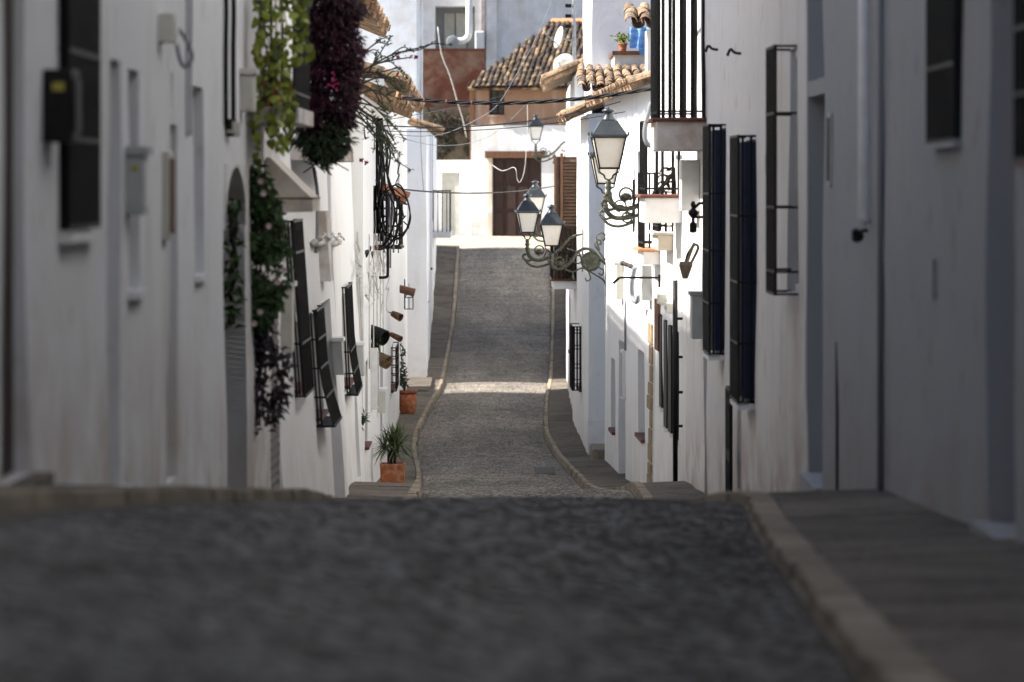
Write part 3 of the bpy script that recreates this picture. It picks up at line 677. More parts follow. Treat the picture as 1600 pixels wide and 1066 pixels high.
t0 = fR3.T(1032, 390); balcony(fR3, hR3, t0, 1.4, .24, fR3.Z(t0, 388), .22, 1.0, 'white_clean', 'tile_orange', r=.012, nb=8, side=3)
t = fR3.T(1068, 600); MB().tube([fR3.pt(t, .1, fR3.Z(t, 438)), fR3.pt(t, .1, fR3.Z(t, 760))], .032, 8).build('downpipe', 'iron', hR3, smooth=True)
g = MB()
for yy in (500, 560, 615, 668): g.fbox(fR3, t - .02, t + .05, 0, .1, fR3.Z(t, yy), fR3.Z(t, yy) + .03)
g.build('pipe_bracket', 'iron', hR3)

fR4 = Fac((1.93, 58.4), (1.58, 72.6), False, amp=.015)
hR4 = house('sunlit white house on the right with yellow corner stones and grey slit windows', 'town_house', fR4)
ops = [O_(fR4, 1007, 997, 545, 676, .12), O_(fR4, 961, 955, 558, 668, .12), O_(fR4, 977, 967, 530, 752, .15), O_(fR4, 1002, 996, 237, 362, .1)]
fR4.wall(hR4, -5.4, 1.32, ops, m='white_clean', depth=4)
for k, q in enumerate(ops):
    if k == 2: panel(fR4, hR4, 'door', q, 'grey_paint')
    else: panel(fR4, hR4, 'window_shutter', q, 'grey_paint'); MB().fbox(fR4, q[0] - .03, q[1] + .03, -.1, .05, q[2] - .05, q[2] + .002).build('sill', 'tile_edge' if k < 2 else 'white_paint', hR4)
rnd = random.Random(5); z = -4.6
while z < -2.25:
    h_ = rnd.uniform(.16, .3); L_ = rnd.uniform(.5, 1.0); MB().fbox(fR4, .02, L_, -.05, .02 + rnd.uniform(0, .02), z, z + h_ - .015).build('corner_stone', 'stone_bare', hR4, bevel=.015); z += h_
tile_roof(hR4, fR4.pt(0, .32, 1.28), fR4.u, -fR4.n + Vector((0, 0, .3)), 64, 3, m='tile', seed=6)

fR5 = Fac((1.34, 74.6), (1.22, 86), False, amp=.025)
hR5 = house('white house jutting into the street with shuttered balcony on the right', 'town_house', fR5)
a = (4.5, 6.2, fR5.Z(4.5, 610), fR5.Z(4.5, 515), .12)
fR5.wall(hR5, -5.6, 1.15, [a], m='white_clean', depth=4, step=.35)
window(fR5, hR5, a, 'wood_dark'); grille(fR5, hR5, a[0], a[1], a[2], a[3] + .05, .17, 14, (0, .1, .35, .65, .9, 1), r=.016, side=3)
MB().fbox(fR5, -.05, 0.0, -.9, .02, -5.3, -4.22).build('plinth', 'white_clean', hR5)
MB().fbox(fR5, -1.6, -.06, -1.2, -.02, -5.2, -4.62).build('stone_step', 'kerb', hR5, bevel=.03)
tile_roof(hR5, fR5.pt(-.35, .42, 1.08), fR5.u, -fR5.n + Vector((0, 0, .42)), 22, 6, m='tile', seed=7, pw=.24)
zt = fR5.Z(8, 436); t0 = 8.0
bl = balcony(fR5, hR5, t0, 2.4, .45, zt, .2, 0, 'white_clean')
o = MB().fbox(fR5, t0 + .02, t0 + .06, .0, .42, zt, fR5.Z(t0, 245)).build('shutter_screen', 'shutter_brown', hR5)
zz = zt + .05
while zz < fR5.Z(t0, 250):
    MB().hexa([fR5.pt(t, b_, q) for t, b_, q in ((t0 - .02, .02, zz), (t0 + .02, .02, zz), (t0 + .02, .26, zz), (t0 - .02, .26, zz), (t0 + .0, .02, zz + .045), (t0 + .02, .02, zz + .05), (t0 + .02, .26, zz + .05), (t0 + .0, .26, zz + .045))]).build('slat', 'shutter_brown', o); zz += .065
MB().fbox(fR5, t0 - .03, t0 + .06, .27, .32, zt, fR5.Z(t0, 240)).build('post', 'wood', o)
MB().fbox(fR5, t0 - .03, t0 + .06, .40, .44, zt, fR5.Z(t0, 243)).build('post', 'wood', o)
g = MB()
for k in range(14): g.bar(fR5.pt(t0 + k * .18, .46, zt), fR5.pt(t0 + k * .18, .46, zt + .9), .012)
for k in range(6): g.bar(fR5.pt(t0 - .06, .03 + k * .08, zt), fR5.pt(t0 - .06, .03 + k * .08, zt + 1.0), .013)
g.fbox(fR5, t0 - .08, t0 - .045, .0, .46, zt + .98, zt + 1.02); g.fbox(fR5, t0 - .075, t0 - .05, .0, .46, zt + .5, zt + .53)
g.fbox(fR5, t0, t0 + 2.4, .45, .475, zt + .88, zt + .91); g.build('railing', 'iron', bl)

fR6 = Fac((1.26, 86), (1.32, 104), False)
hR6 = house('white house with tiled gable and rooftop dishes further along on the right', 'town_house', fR6)
a = (3, 4.2, -4.9, -2.9, .15); b = (8, 9, -3.8, -2.6, .12)
fR6.wall(hR6, -5.6, 2.1, [a, b], m='white_clean', depth=4)
panel(fR6, hR6, 'door', a, 'wood_dark'); window(fR6, hR6, b, 'wood_dark')
tile_roof(hR6, fR6.pt(-.3, .6, 1.98), fR6.u, -fR6.n + Vector((0, 0, .42)), 36, 6, m='tile', seed=8, pw=.25)
fR7 = Fac((1.45, 104), (1.75, 127.5), False)
hR7 = house('low white house at the far end of the right row', 'town_house', fR7)
a = (4, 5, -4.2, -2.2, .15); b = (12, 13, -2.3, -.9, .12)
fR7.wall(hR7, -5.4, 1.3, [a, b], m='white', depth=4)
panel(fR7, hR7, 'door', a, 'wood_dark'); window(fR7, hR7, b, 'wood_dark')
# taller block behind the right-hand roofs, with a roof terrace
fT = Fac((1.49, 79.2), (1.44, 86), False)
hT = thing('roof_block', 'tall blue-white block rising behind the tiled roofs on the right', 'house', fT.pt(0, 0, -5))
fT.wall(hT, -5, 5.2, [], m='white_blue', depth=3)
MB().box(1.84, 3.4, 76.6, 79.1, -5, P(0, 86, 76.6).z).build('terrace_wall', 'white_blue', hT)
MB().box(1.80, 3.4, 76.5, 79.15, P(0, 86, 76.6).z, P(0, 80, 76.6).z).build('ledge', 'wood', hT)
tile_roof(hT, (1.22, 74.4, P(0, 139, 74.4).z), (1, 0, 0), (0, 1, .19), 9, 7, m='tile', seed=9, pw=.165, ex=.3)
tile_roof(hT, (1.86, 66.5, P(0, 38, 66.5).z), (1, .0, 0), (0, 1, .25), 5, 3, m='tile', seed=10)
MB().box(2.12, 3.2, 66.7, 68, 1.3, P(0, 40, 66.7).z - .06).build('dormer_wall', 'white_clean', hT)

# ================================================================== THE FAR END
ca, sa = math.cos(R(10)), math.sin(R(10))
def farfac(px0, px1, Y0):
    X0 = (px0 - HX) * Y0 / F; f = Fac((X0, Y0), (X0 + ca * 5, Y0 - sa * 5), True, amp=.03); t1 = f.T(px1); f.L = t1; f.p1 = f.p0 + f.u * t1; return f
fH = farfac(736, 908, 137.7)
hH = thing('end_house', 'ochre and white house with brown garage door closing the street', 'house', fH.pt(0, 0, -1.9))
g_ = O_(fH, 769, 846, 246, 371, .28, zpx=800)
zs_ = fH.Z(1, 196); ztop = fH.Z(1.5, 131)
fH.wall(hH, -2.4, zs_, [g_], m='white', depth=4.2, step=.4)
fU = farfac(740, 908, 137.85)
wq = O_(fU, 764, 788, 139, 180, .2)
fU.wall(hH, zs_ - .003, ztop, [wq], m='ochre_stone', depth=4, step=.35, name='upper_wall')
window(fU, hH, wq, 'wood_dark', sill='ochre_stone')
dr = panel(fH, hH, 'garage_door', g_, 'wood_dark', inset=.12)
for k in range(4):
    for j in range(3):
        w_ = (g_[1] - g_[0]) / 4; hh = (g_[3] - g_[2]) / 3
        MB().fbox(fH, g_[0] + k * w_ + .05, g_[0] + (k + 1) * w_ - .05, -.12, -.09, g_[2] + j * hh + .06, g_[2] + (j + 1) * hh - .06).build('door_panel', 'wood_dark', dr)
MB().fbox(fH, g_[0] - .22, g_[1] + .12, -.1, .1, g_[3] - .02, g_[3] + .2).build('lintel', 'wood', hH)
MB().fbox(fH, g_[0] - .13, g_[0] - .01, -.02, .012, g_[2], g_[3] - .03).build('door_jamb', 'cream', hH)
tk = fU.T(738, 160); MB().fbox(fU, tk - .08, tk + .08, -.05, .09, fU.Z(tk, 250), fU.Z(tk, 135)).build('timber_post', 'wood', hH)
e = fU.u; s = Vector((-fU.n.x, -fU.n.y, .5)).normalized()
O = fU.pt(-.15, .42, ztop - .14); W = fU.L + .4
mask = [O, O + e * W, O + e * W + s * 4.9, O + e * 2.0 + s * 4.9]
tile_roof(hH, O, e, s, int(W / .175), 14, m='tile_dark', pw=.175, ex=.35, mask=mask, seed=11)
rd = MB(); 
for k in range(8):
    p = O + e * (2.0 + k * .42) + s * 4.9; rd.hexa([p + Vector((0, 0, -.02)), p + e * .42 + Vector((0, 0, -.02)), p + e * .42 + s * .25, p + s * .25, p + Vector((0, 0, .1)), p + e * .42 + Vector((0, 0, .1)), p + e * .42 + s * .25 + Vector((0, 0, .1)), p + s * .25 + Vector((0, 0, .1))])
rd.build('ridge', 'tile_new', hH)

fG = farfac(676, 741, 139.2)
gw = thing('garden_wall', 'low white wall with cream door beside the garage', 'wall', fG.pt(0, 0, -1.9))
q = O_(fG, 690, 718, 270, 371, .08, zpx=700)
fG.wall(gw, -2.4, fG.Z(1, 250), [q], m='white', depth=.5, step=.4); panel(fG, gw, 'door', q, 'cream_box')
bx_ = O_(fG, 724, 738, 278, 308, 0); 
tag(MB().fbox(fG, bx_[0], bx_[1], 0, .1, bx_[2], bx_[3]).build('meter_box', 'white_paint'), 'small white meter box on the low wall beside the cream door', 'meter box', 'meter boxes on the walls')
pw_ = thing('planted_bank', 'dark overgrown retaining bank above the low white wall', 'bank', (-2.2, 141.0, 0))
MB().box(-3.4, -1.12, 140.6, 142.4, -2, P(0, 168, 140.6).z).build('stone_face', 'earth', pw_)
fl = MB(); fp = MB(); rnd = random.Random(8)
for k in range(3800):
    x = rnd.uniform(-2.75, -1.15); z = rnd.uniform(P(0, 252, 140).z, P(0, 172, 140).z)
    if noise.noise(Vector((x * 2, z * 2, 5))) < -.15: continue
    p = Vector((x, 140.55 - rnd.random() * .35, z)); dd = Vector((rnd.uniform(-1, 1), rnd.uniform(-1, 0), rnd.uniform(-1, .6)))
    (fp if rnd.random() < .012 else fl).leaf(p, dd, Vector((0, -1, .5)), rnd.uniform(.08, .15), .06)
fl.build('foliage', 'leaf_dry', pw_, recalc=False)['kind'] = 'stuff'; fp.build('blossom', 'flower_pink', pw_, recalc=False)['kind'] = 'stuff'
rw = thing('red_brown_wall', 'plain red-brown rendered wall left of the tiled roof', 'wall', (-1.7, 143, 0))
MB().box(P(660, 0, 143).x, P(757, 0, 143).x, 143, 147, -2, P(0, 80, 143).z).build('wall', 'red_wall', rw)
MB().box(P(660, 0, 143).x, P(758, 0, 143).x, 142.95, 143.2, P(0, 80, 143).z, P(0, 76, 143).z).build('coping', 'tile_edge', rw)
hM = thing('tall_building', 'tall pale building with open terrace and white duct, farthest back', 'house', (0, 152, -2))
zA, zB = P(0, 80, 150).z, P(0, 10, 150).z; xA, xB = P(680, 0, 150).x, P(742, 0, 150).x
MB().box(P(600, 0, 150).x, xA, 150, 158, -2, 11).build('wall', 'white_blue', hM); MB().box(xB, P(1050, 0, 150).x, 150, 158, -2, 11).build('wall', 'white_blue', hM)
MB().box(xA, xB, 150, 158, -2, zA).build('wall', 'white_blue', hM); MB().box(xA, xB, 150, 158, zB, 11).build('wall', 'white_clean', hM)
MB().box(xA, xB, 151.2, 158, zA, zB).build('terrace_back', 'grey_paint', hM)
for k in range(3): x = xA + .3 + k * .42; MB().box(x, x + .36, 151.12, 151.2, zA, zB - .2).build('terrace_door', 'cream_box', hM)
MB().box(P(760, 0, 150).x, P(776, 0, 150).x, 149.8, 150, -2, 11).build('pilaster', 'white_clean', hM)
MB().box(P(752, 0, 150).x, P(757, 0, 150).x, 149.88, 150, -2, 11).build('pilaster', 'white_old', hM)
x = P(733, 0, 149.6).x; dz = P(0, 62, 149.6).z
pts = [(x, 149.7, 8), (x, 149.7, dz + .25)] + [(x - .3 * (1 - math.cos(R(15 * k))), 149.7, dz + .25 - .3 * math.sin(R(15 * k))) for k in range(1, 7)] + [(x - .55, 149.7, dz - .05)]
MB().tube(pts, .12, 12).build('duct', 'white_paint', hM, smooth=True)
MB().lathe((x - .58, 149.6, dz - .08), [(.2, -.3), (.22, 0), (.2, .1), (.06, .12)], 16, (0, -1, 0)).build('fan_housing', 'grey_paint', hM)
MB().box(P(742, 0, 149).x, P(757, 0, 149).x, 149.4, 149.9, zA, P(0, 48, 149).z).build('water_tank', 'white_paint', hM, bevel=.05)

# ================================================================== STREET LANTERNS
def arc(c, r, a0, a1, n=10): return [(c[0] + r * math.cos(R(a0 + (a1 - a0) * k / n)), c[1] + r * math.sin(R(a0 + (a1 - a0) * k / n))) for k in range(n + 1)]
def smooth_path(pts, n=5):
    out = []
    for i in range(len(pts) - 1):
        p0 = pts[max(i - 1, 0)]; p1 = pts[i]; p2 = pts[i + 1]; p3 = pts[min(i + 2, len(pts) - 1)]
        for k in range(n):
            t = k / n; out.append(tuple(.5 * (2 * p1[j] + (p2[j] - p0[j]) * t + (2 * p0[j] - 5 * p1[j] + 4 * p2[j] - p3[j]) * t * t + (3 * p1[j] - p0[j] - 3 * p2[j] + p3[j]) * t ** 3) for j in range(len(p1))))
    return out + [tuple(pts[-1])]
def lantern(label, c, w, L, kind, group='wall lanterns along the right side', rot=0.):
    """c: centre of the lantern's bottom rim; w: hood width; L: distance from its axis to the wall (+x)."""
    c = Vector(c); t = thing('street_lantern', label, 'street lamp', c, group)
    k = w / .46; cr, sr = math.cos(rot), math.sin(rot)
    def Q(x, y, z): return c + Vector(((x * cr - y * sr) * k, (x * sr + y * cr) * k, z * k))
    sg = ((-1, -1), (1, -1), (1, 1), (-1, 1)); hb, ht, H = .125, .205, .40
    fr = MB()
    for x, y in sg: fr.bar(Q(x * hb, y * hb, 0), Q(x * ht, y * ht, H), .011 * k)
    for i in range(4):
        a, b = sg[i], sg[(i + 1) % 4]
        fr.bar(Q(a[0] * hb, a[1] * hb, 0), Q(b[0] * hb, b[1] * hb, 0), .012 * k); fr.bar(Q(a[0] * ht, a[1] * ht, H), Q(b[0] * ht, b[1] * ht, H), .014 * k)
    fr.build('frame', 'iron', t)
    for i in range(4):
        a, b = sg[i], sg[(i + 1) % 4]; q = .96
        p = MB(); i0, i1 = (.97, .955)
        p.hexa([Q(a[0] * hb * i0, a[1] * hb * i0, .006), Q(b[0] * hb * i0, b[1] * hb * i0, .006), Q(b[0] * hb * .9, b[1] * hb * .9, .006), Q(a[0] * hb * .9, a[1] * hb * .9, .006),
                Q(a[0] * ht * i0, a[1] * ht * i0, H - .01), Q(b[0] * ht * i0, b[1] * ht * i0, H - .01), Q(b[0] * ht * .93, b[1] * ht * .93, H - .01), Q(a[0] * ht * .93, a[1] * ht * .93, H - .01)])
        p.build('pane', 'lamp_glass', t)
    h = MB(); r1, r2, z1, z2 = .235, .105, H + .015, H + .21
    h.hexa([Q(x * r1, y * r1, H + .0) for x, y in sg] + [Q(x * r1, y * r1, z1 + .015) for x, y in sg])
    h.hexa([Q(x * (r1 - .015), y * (r1 - .015), z1 + .015) for x, y in sg] + [Q(x * r2, y * r2, z2) for x, y in sg])
    for x, y in sg: h.lathe(Q(x * r1, y * r1, z1), [(.008 * k, 0), (.016 * k, .03 * k), (.006 * k, .055 * k)], 8)
    h.build('hood', 'lamp_metal', t)
    cp = MB(); cp.lathe(Q(0, 0, z2), [(.10 * k, 0), (.095 * k, .02 * k), (.06 * k, .07 * k), (.055 * k, .11 * k), (.085 * k, .115 * k), (.088 * k, .135 * k), (.05 * k, .155 * k), (.02 * k, .165 * k), (.012 * k, .175 * k)], 14)
    cp.build('chimney_cap', 'lamp_metal', t, smooth=True)
    cg = MB()
    for x, y in sg: cg.tube([Q(*p) for p in smooth_path([(x * hb, y * hb, 0), (x * hb * .95, y * hb * .95, -.05), (x * .06, y * .06, -.09), (x * .045, y * .045, -.13), (0, 0, -.15)], 4)], .008 * k, 6)
    cg.build('cage', 'iron', t)
    br = MB(); X = L
    def T(pts, r): br.tube([c + Vector((p[0], 0, p[1])) for p in pts], r, 7)
    br.lathe(c + Vector((0, 0, -.32 * k)), [(.03, -.04), (.05, 0), (.028, .03), (.05, .07), (.03, .1), (.042, .13), (.02, .17)], 10)
    if kind == 1:      # arm that dips under the lantern and climbs to the wall
        T(smooth_path([(0, -.30), (.03, -.42), (.13, -.5), (.28, -.5), (.45, -.42), (.62, -.28), (.78, -.1), (X, -.03)]), [.04 - .018 * i / 35 for i in range(36)])
        T(smooth_path([(.1, -.5), (.0, -.52), (-.08, -.46), (-.06, -.4), (-.02, -.42)]), .02)
        T(smooth_path([(-.06, -.48), (.05, -.6), (.22, -.63), (.42, -.56), (.55, -.46)]), .022)
        T(arc((.22, -.33), .085, -60, 270, 16), .013); br.lathe(c + Vector((.22, .02, -.36)), [(.02, -.05), (.06, -.02), (.07, .02), (.03, .05)], 10)
        T(smooth_path([(.3, -.46), (.36, -.34), (.42, -.36), (.40, -.42)]), .014)
        T(smooth_path([(.55, -.4), (.52, -.55), (.6, -.62), (.7, -.56), (.72, -.42)]), .014)
        T(smooth_path([(.52, -.42), (.46, -.55), (.4, -.56), (.37, -.5)]), .012); T([(.52, -.45), (.515, -.62)], .012); br.lathe(c + Vector((.515, 0, -.66)), [(.01, -.04), (.035, 0), (.01, .05)], 8)
        T(arc((X - .1, -.5), .075, 0, 330, 14), .013); T(smooth_path([(.72, -.3), (X - .08, -.38), (X - .03, -.5)]), .016)
        br.hexa([c + Vector((x, y, z)) for z in (-.72, .06) for x, y in ((X - .02, -.035), (X + .01, -.035), (X + .01, .035), (X - .02, .035))])
    else:              # arm that rises in an arch to a wall plate with a round crest
        T(smooth_path([(0, -.3), (.02, -.36), (.1, -.4), (.22, -.36), (.33, -.26), (.43, -.12), (.56, -.05), (.7, -.09), (.8, -.2), (X, -.32)]), [.036 - .012 * i / 45 for i in range(46)])
        T(arc((.13, -.27), .07, -40, 260, 12), .014); br.lathe(c + Vector((.14, .02, -.31)), [(.02, -.05), (.055, -.01), (.06, .03), (.02, .06)], 10)
        T(smooth_path([(.2, -.38), (.32, -.44), (.42, -.42), (.5, -.38), (.62, -.40)]), .013); T([(.36, -.43), (.36, -.52)], .014); br.lathe(c + Vector((.36, 0, -.54)), [(.01, -.04), (.03, 0), (.01, .04)], 8)
        T(smooth_path([(X - .02, -.25), (X - .14, -.08), (X - .2, .04), (X - .12, .1), (X - .09, .03), (X - .13, .02)]), .015)
        T(smooth_path([(X - .12, -.08), (X - .17, .14), (X - .08, .22), (X - .01, .16)]), .014); br.lathe(c + Vector((X - .05, 0, .12)), [(.008, -.05), (.03, -.02), (.03, .02), (.008, .04)], 8)
        T(smooth_path([(.6, -.42), (.72, -.48), (X - .04, -.6), (X, -.78)]), .015); T(smooth_path([(.62, -.44), (.66, -.55), (.6, -.6), (.57, -.55)]), .012)
        T(smooth_path([(X - .15, -.36), (X - .05, -.42), (X - .08, -.5), (X - .14, -.46)]), .012)
        T(arc((.66, -.27), .155, 0, 360, 24), .016)
        br.hexa([c + Vector((x, y, z)) for z in (-.86, .26) for x, y in ((X - .02, -.035), (X + .01, -.035), (X + .01, .035), (X - .02, .035))])
    bo = br.build('bracket', 'bronze', t, smooth=True)
    if kind == 2:
        MB().lathe(c + Vector((.66, .02, -.27)), [(.14, 0), (.14, .045), (.12, .05)], 24, (0, -1, 0)).build('crest_disc', 'bronze', bo)
        e = MB(); x0 = c.x + .66; y0 = c.y - .045; z0 = c.z - .27
        for xx0, xx1, zz0, zz1 in ((-.055, .06, -.075, -.06), (-.055, .06, .055, .07), (-.055, -.04, -.06, .055), (.045, .06, -.06, .055), (-.025, .03, -.035, -.02), (-.025, -.01, -.02, .04), (.012, .03, -.02, .04)): e.box(x0 + xx0, x0 + xx1, y0, y0 + .02, z0 + zz0, z0 + zz1)
        e.build('crest_relief', 'bronze', bo)
    return t
def lamp_at(label, px, ybot, Y, w, xwall, kind, rot=0.): p = P(px, ybot, Y); return lantern(label, p, w, xwall - p.x, kind, rot=rot)
lamp_at('largest wall lantern on scrolled green bracket, at the height of the balconies', 951, 263, 53.5, .45, 2.02, 1, .06)
lamp_at('lantern half hidden directly behind the largest wall lantern', 946, 287, 63.0, .46, 1.8, 1, .06)
lamp_at('lantern whose bracket carries a round crest disc at the jutting house corner', 862, 384, 72.2, .41, 1.6, 2, .02)
lamp_at('lantern hanging lowest on the left of the cluster before the garage door', 824, 363, 78.0, .42, 1.3, 1, .1)
lamp_at('dark lantern half hidden behind the cluster before the garage door', 836, 335, 100.0, .47, 1.29, 1, .1)
lamp_at('small far lantern in front of the white wall above the garage door', 837, 218, 122, .42, 1.68, 1, .1)

# ================================================================== WALL FITTINGS
def wbox(f, pn, y0, y1, wid, proj, m, name, label, cat='meter box', group='meter boxes on the walls', trim=None, lid=None):
    t, _ = f.at(pn, (y0 + y1) / 2); z0, z1 = f.Z(t, y1), f.Z(t, y0)
    th = thing(name, label, cat, f.pt(t, 0, z0), group)
    MB().fbox(f, t, t + wid, -.01, proj, z0, z1).build('case', m, th, bevel=.008)
    if trim: MB().fbox(f, t - .02, t + wid + .02, -.01, proj + .025, z1 + .001, z1 + .04).build('cover', trim, th)
    if lid: MB().fbox(f, t + .03, t + wid - .03, proj, proj + .012, z0 + .04, z1 - .04).build('door', lid, th)
    return th, t, z0, z1
x, t, z0, z1 = wbox(fL1, 70, 108, 222, .32, .11, 'iron', 'mail_box', 'black box with yellow sticker beside the nearest barred window', 'mail box', None, lid='iron')
zm = (z0 + z1) / 2 + .06; MB().hexa([fL1.pt(t - .002, b, z) for b, z in ((.03, zm), (.08, zm), (.08, zm + .035), (.03, zm + .035))] + [fL1.pt(t - .006, b, z) for b, z in ((.03, zm), (.08, zm), (.08, zm + .035), (.03, zm + .035))]).build('sticker', 'yellow_sticker', x)
x, t, z0, z1 = wbox(fL1, 196, 242, 336, .3, .085, 'grey_box', 'meter_box', 'grey meter box below the narrow window of the nearest left house', trim='grey_box', lid='white_paint')
zm = z1 - .05; MB().fbox(fL1, t - .006, t - .0015, .03, .06, zm - .03, zm).build('sticker', 'yellow_sticker', x)
wbox(fL2, 246, 20, 66, .22, .09, 'cream_box', 'junction_box', 'small cream junction box with looped cable, high on the left wall', 'junction box', None, lid='white_paint')
wbox(fL2, 250, 236, 376, .3, .05, 'cream_box', 'intercom_panel', 'flat cream intercom panel beside the grey door on the left', 'intercom', None, lid='wood')
wbox(fL2, 265, 112, 168, .05, .02, 'white_paint', 'lit_strip_and_number_plate', 'painted white strip of light above the grey door on the left', 'plate', None)  # thin white box stands in for a lit strip on the wall
wbox(fL2, 374, 116, 174, .34, .1, 'cream_box', 'junction_box', 'pale grey junction box beside two thick black cables on the left', 'junction box', None, trim='cream_box')
wbox(fL3, 441 - 1, 448, 552, .3, .09, 'cream_box', 'meter_box', 'cream meter box in front of the louvred shutter door', trim='white_paint')
wbox(fL4, 521, 534, 586, .4, .1, 'grey_box', 'meter_box', 'grey meter box under a white cover between grey door and slim bars', trim='white_paint')
wbox(fL5, 556, 540, 588, .5, .1, 'grey_box', 'meter_box', 'grey meter box on white frame right of the slim curved bars', trim='white_paint')
wbox(fL5, 560, 358, 428, .5, .11, 'cream_box', 'meter_box', 'pale green-grey meter box above the tangle of white cables', trim=None)
wbox(fL6, 579, 545, 640, .5, .1, 'white_paint', 'meter_box', 'white meter box below the black basket', lid='grey_box')
wbox(fL6, 590, 612, 645, .6, .12, 'cream_box', 'meter_box', 'pale meter box low on the wall above the palm planter', trim='white_paint')
wbox(fR4, 975, 412, 468, .7, .12, 'cream_box', 'meter_box', 'pale green meter box on the sunlit right wall', trim='white_paint')
wbox(fR4, 978, 548, 625, .5, .06, 'white_paint', 'meter_box', 'slim white meter box beside the grey door of the sunlit house', lid='grey_box')
wbox(fR4, 1019, 415, 470, .6, .14, 'grey_box', 'meter_box', 'grey meter box with a drooping grey hose on the right wall', trim=None)
wbox(fR3, 1044, 460, 476, .5, .12, 'cream_box', 'air_vent', 'upper of two small cream vents above the slit windows', 'vent', 'two vents above the slit windows')
wbox(fR3, 1057, 474, 490, .45, .12, 'cream_box', 'air_vent', 'lower of two small cream vents above the slit windows', 'vent', 'two vents above the slit windows', lid='grey_box')
wbox(fR2, 1098, 462, 530, .5, .12, 'grey_box', 'meter_box', 'grey meter box under a grey ledge left of the blue shutters', trim='white_grey')
wbox(fR2, 1201, 240, 272, .12, .03, 'cream_box', 'lit_strip_and_number_plate', 'small cream tile on the wall right of the blue shutters', 'plate', None)
wbox(fR1, 1303, 175, 292, .2, .03, 'grey_box', 'letter_slot', 'tarnished metal letter slot on the grey right wall', 'letter slot', None, lid='bronze')
wbox(fR5, 903 - 4, 515, 545, .3, .1, 'cream_box', 'meter_box', 'cream meter box behind the black window bars of the jutting house')
wbox(fR2, 1092, 250, 330, .5, .2, 'white_paint', 'air_conditioner', 'white unit tucked under the big brown-edged balcony', 'air conditioner', None)
# wall spotlight with a shade, bracket lamps, pots on rings
def cone_lamp(label, p, col_, axis=(-.25, -.5, -.8), wall=None, k=1.):
    th = thing('wall_spotlight', label, 'wall lamp', p); p = Vector(p)
    MB().lathe(p, [(.03 * k, -.02 * k), (.07 * k, 0), (.15 * k, .2 * k), (.155 * k, .24 * k), (.12 * k, .24 * k), (.06 * k, .06 * k)], 14, axis).build('shade', col_, th, smooth=False)
    if wall is not None: MB().tube(smooth_path([p, (p + Vector(wall)) / 2 + Vector((0, 0, .12 * k)), Vector(wall)], 5), .018 * k, 7).build('arm', 'iron', th)
    return th
p = P(1071, 426, 47.2); th = thing('wall_spotlight', 'beige shaded wall light pointing up above the black downpipe', 'wall lamp', p)
MB().lathe(p, [(.03, -.07), (.045, -.06), (.105, .08), (.1, .11), (.05, .12)], 4, (.05, .1, 1)).build('shade', 'bucket', th)
MB().tube([p + Vector((0, 0, .12)), p + Vector((.02, 0, .2)), p + Vector((.1, 0, .33))], .012).build('arm', 'iron', th)
g = MB().tube(smooth_path([tuple(p + Vector(q)) for q in ((.02, -.02, .12), (.09, -.02, .3), (.14, -.02, .27), (.06, -.02, .1))]), .016, 7); g.build('handle', 'bucket', th)
p = P(1083, 335, 45.9); th = thing('wall_lantern', 'black ironwork lamp fixed to the wall above the beige wall light', 'wall lamp', p)
MB().lathe(p, [(.02, -.2), (.04, -.19), (.04, -.1), (.018, -.08), (.018, -.04), (.055, .0), (.055, .03), (.02, .06), (.02, .08), (.03, .1), (.015, .14)], 6).build('body', 'iron', th)
MB().tube(smooth_path([tuple(p + Vector((0, 0, .05))), tuple(p + Vector((.08, 0, .12))), tuple(p + Vector((.2, 0, .08)))]), .015).build('arm', 'iron', th); MB().tube([p + Vector((0, 0, -.03)), p + Vector((.2, 0, -.03))], .015).build('arm', 'iron', th)
p = P(1338, 365, 26.6); th = thing('wall_spotlight', 'small dark spotlight on the grey right wall below the white pipe', 'wall lamp', p)
MB().lathe(p, [(.03, -.05), (.045, -.03), (.02, .03)], 10, (-.4, -.4, .8)).build('shade', 'iron', th); MB().tube([p, p + Vector((.05, 0, .02)), p + Vector((.1, 0, .02))], .012).build('arm', 'iron', th)
# sign-arm and hook on the right wall
t, z = fR4.at(1034, 434); m = MB(); q = fR3.pt(fR3.T(1032, 434), 0, 0)
yy = q.y; zz = P(0, 434, yy).z; xr = q.x
m.tube([(xr, yy, zz), (P(968, 0, yy).x, yy, zz)], .014, 8); m.tube([(P(968, 0, yy).x, yy, zz), (P(958, 0, yy).x, yy, P(0, 443, yy).z)], .016, 8); m.box(xr - .03, xr + .02, yy - .03, yy + .03, zz - .13, zz + .04)
tag(m.build('sign_arm', 'iron'), 'bare black metal arm sticking out of the sunlit right wall', 'bracket')
for px, py, Yf, lab in ((1122, 78, 45.5, 'iron hook with cable end on the shaded right wall beside the balcony'), (1158, 84, 41.0, 'small rusty hook high on the shaded right wall')):
    t, z = fR2.at(px, py); o = fR2.pt(t, 0, z)
    tag(MB().tube(smooth_path([tuple(o + Vector(q)) for q in ((.0, 0, 0), (-.06, 0, .01), (-.1, 0, .04), (-.13, -.02, -.02))]), .014, 6).build('wall_hook', 'iron_rust'), lab, 'hook')
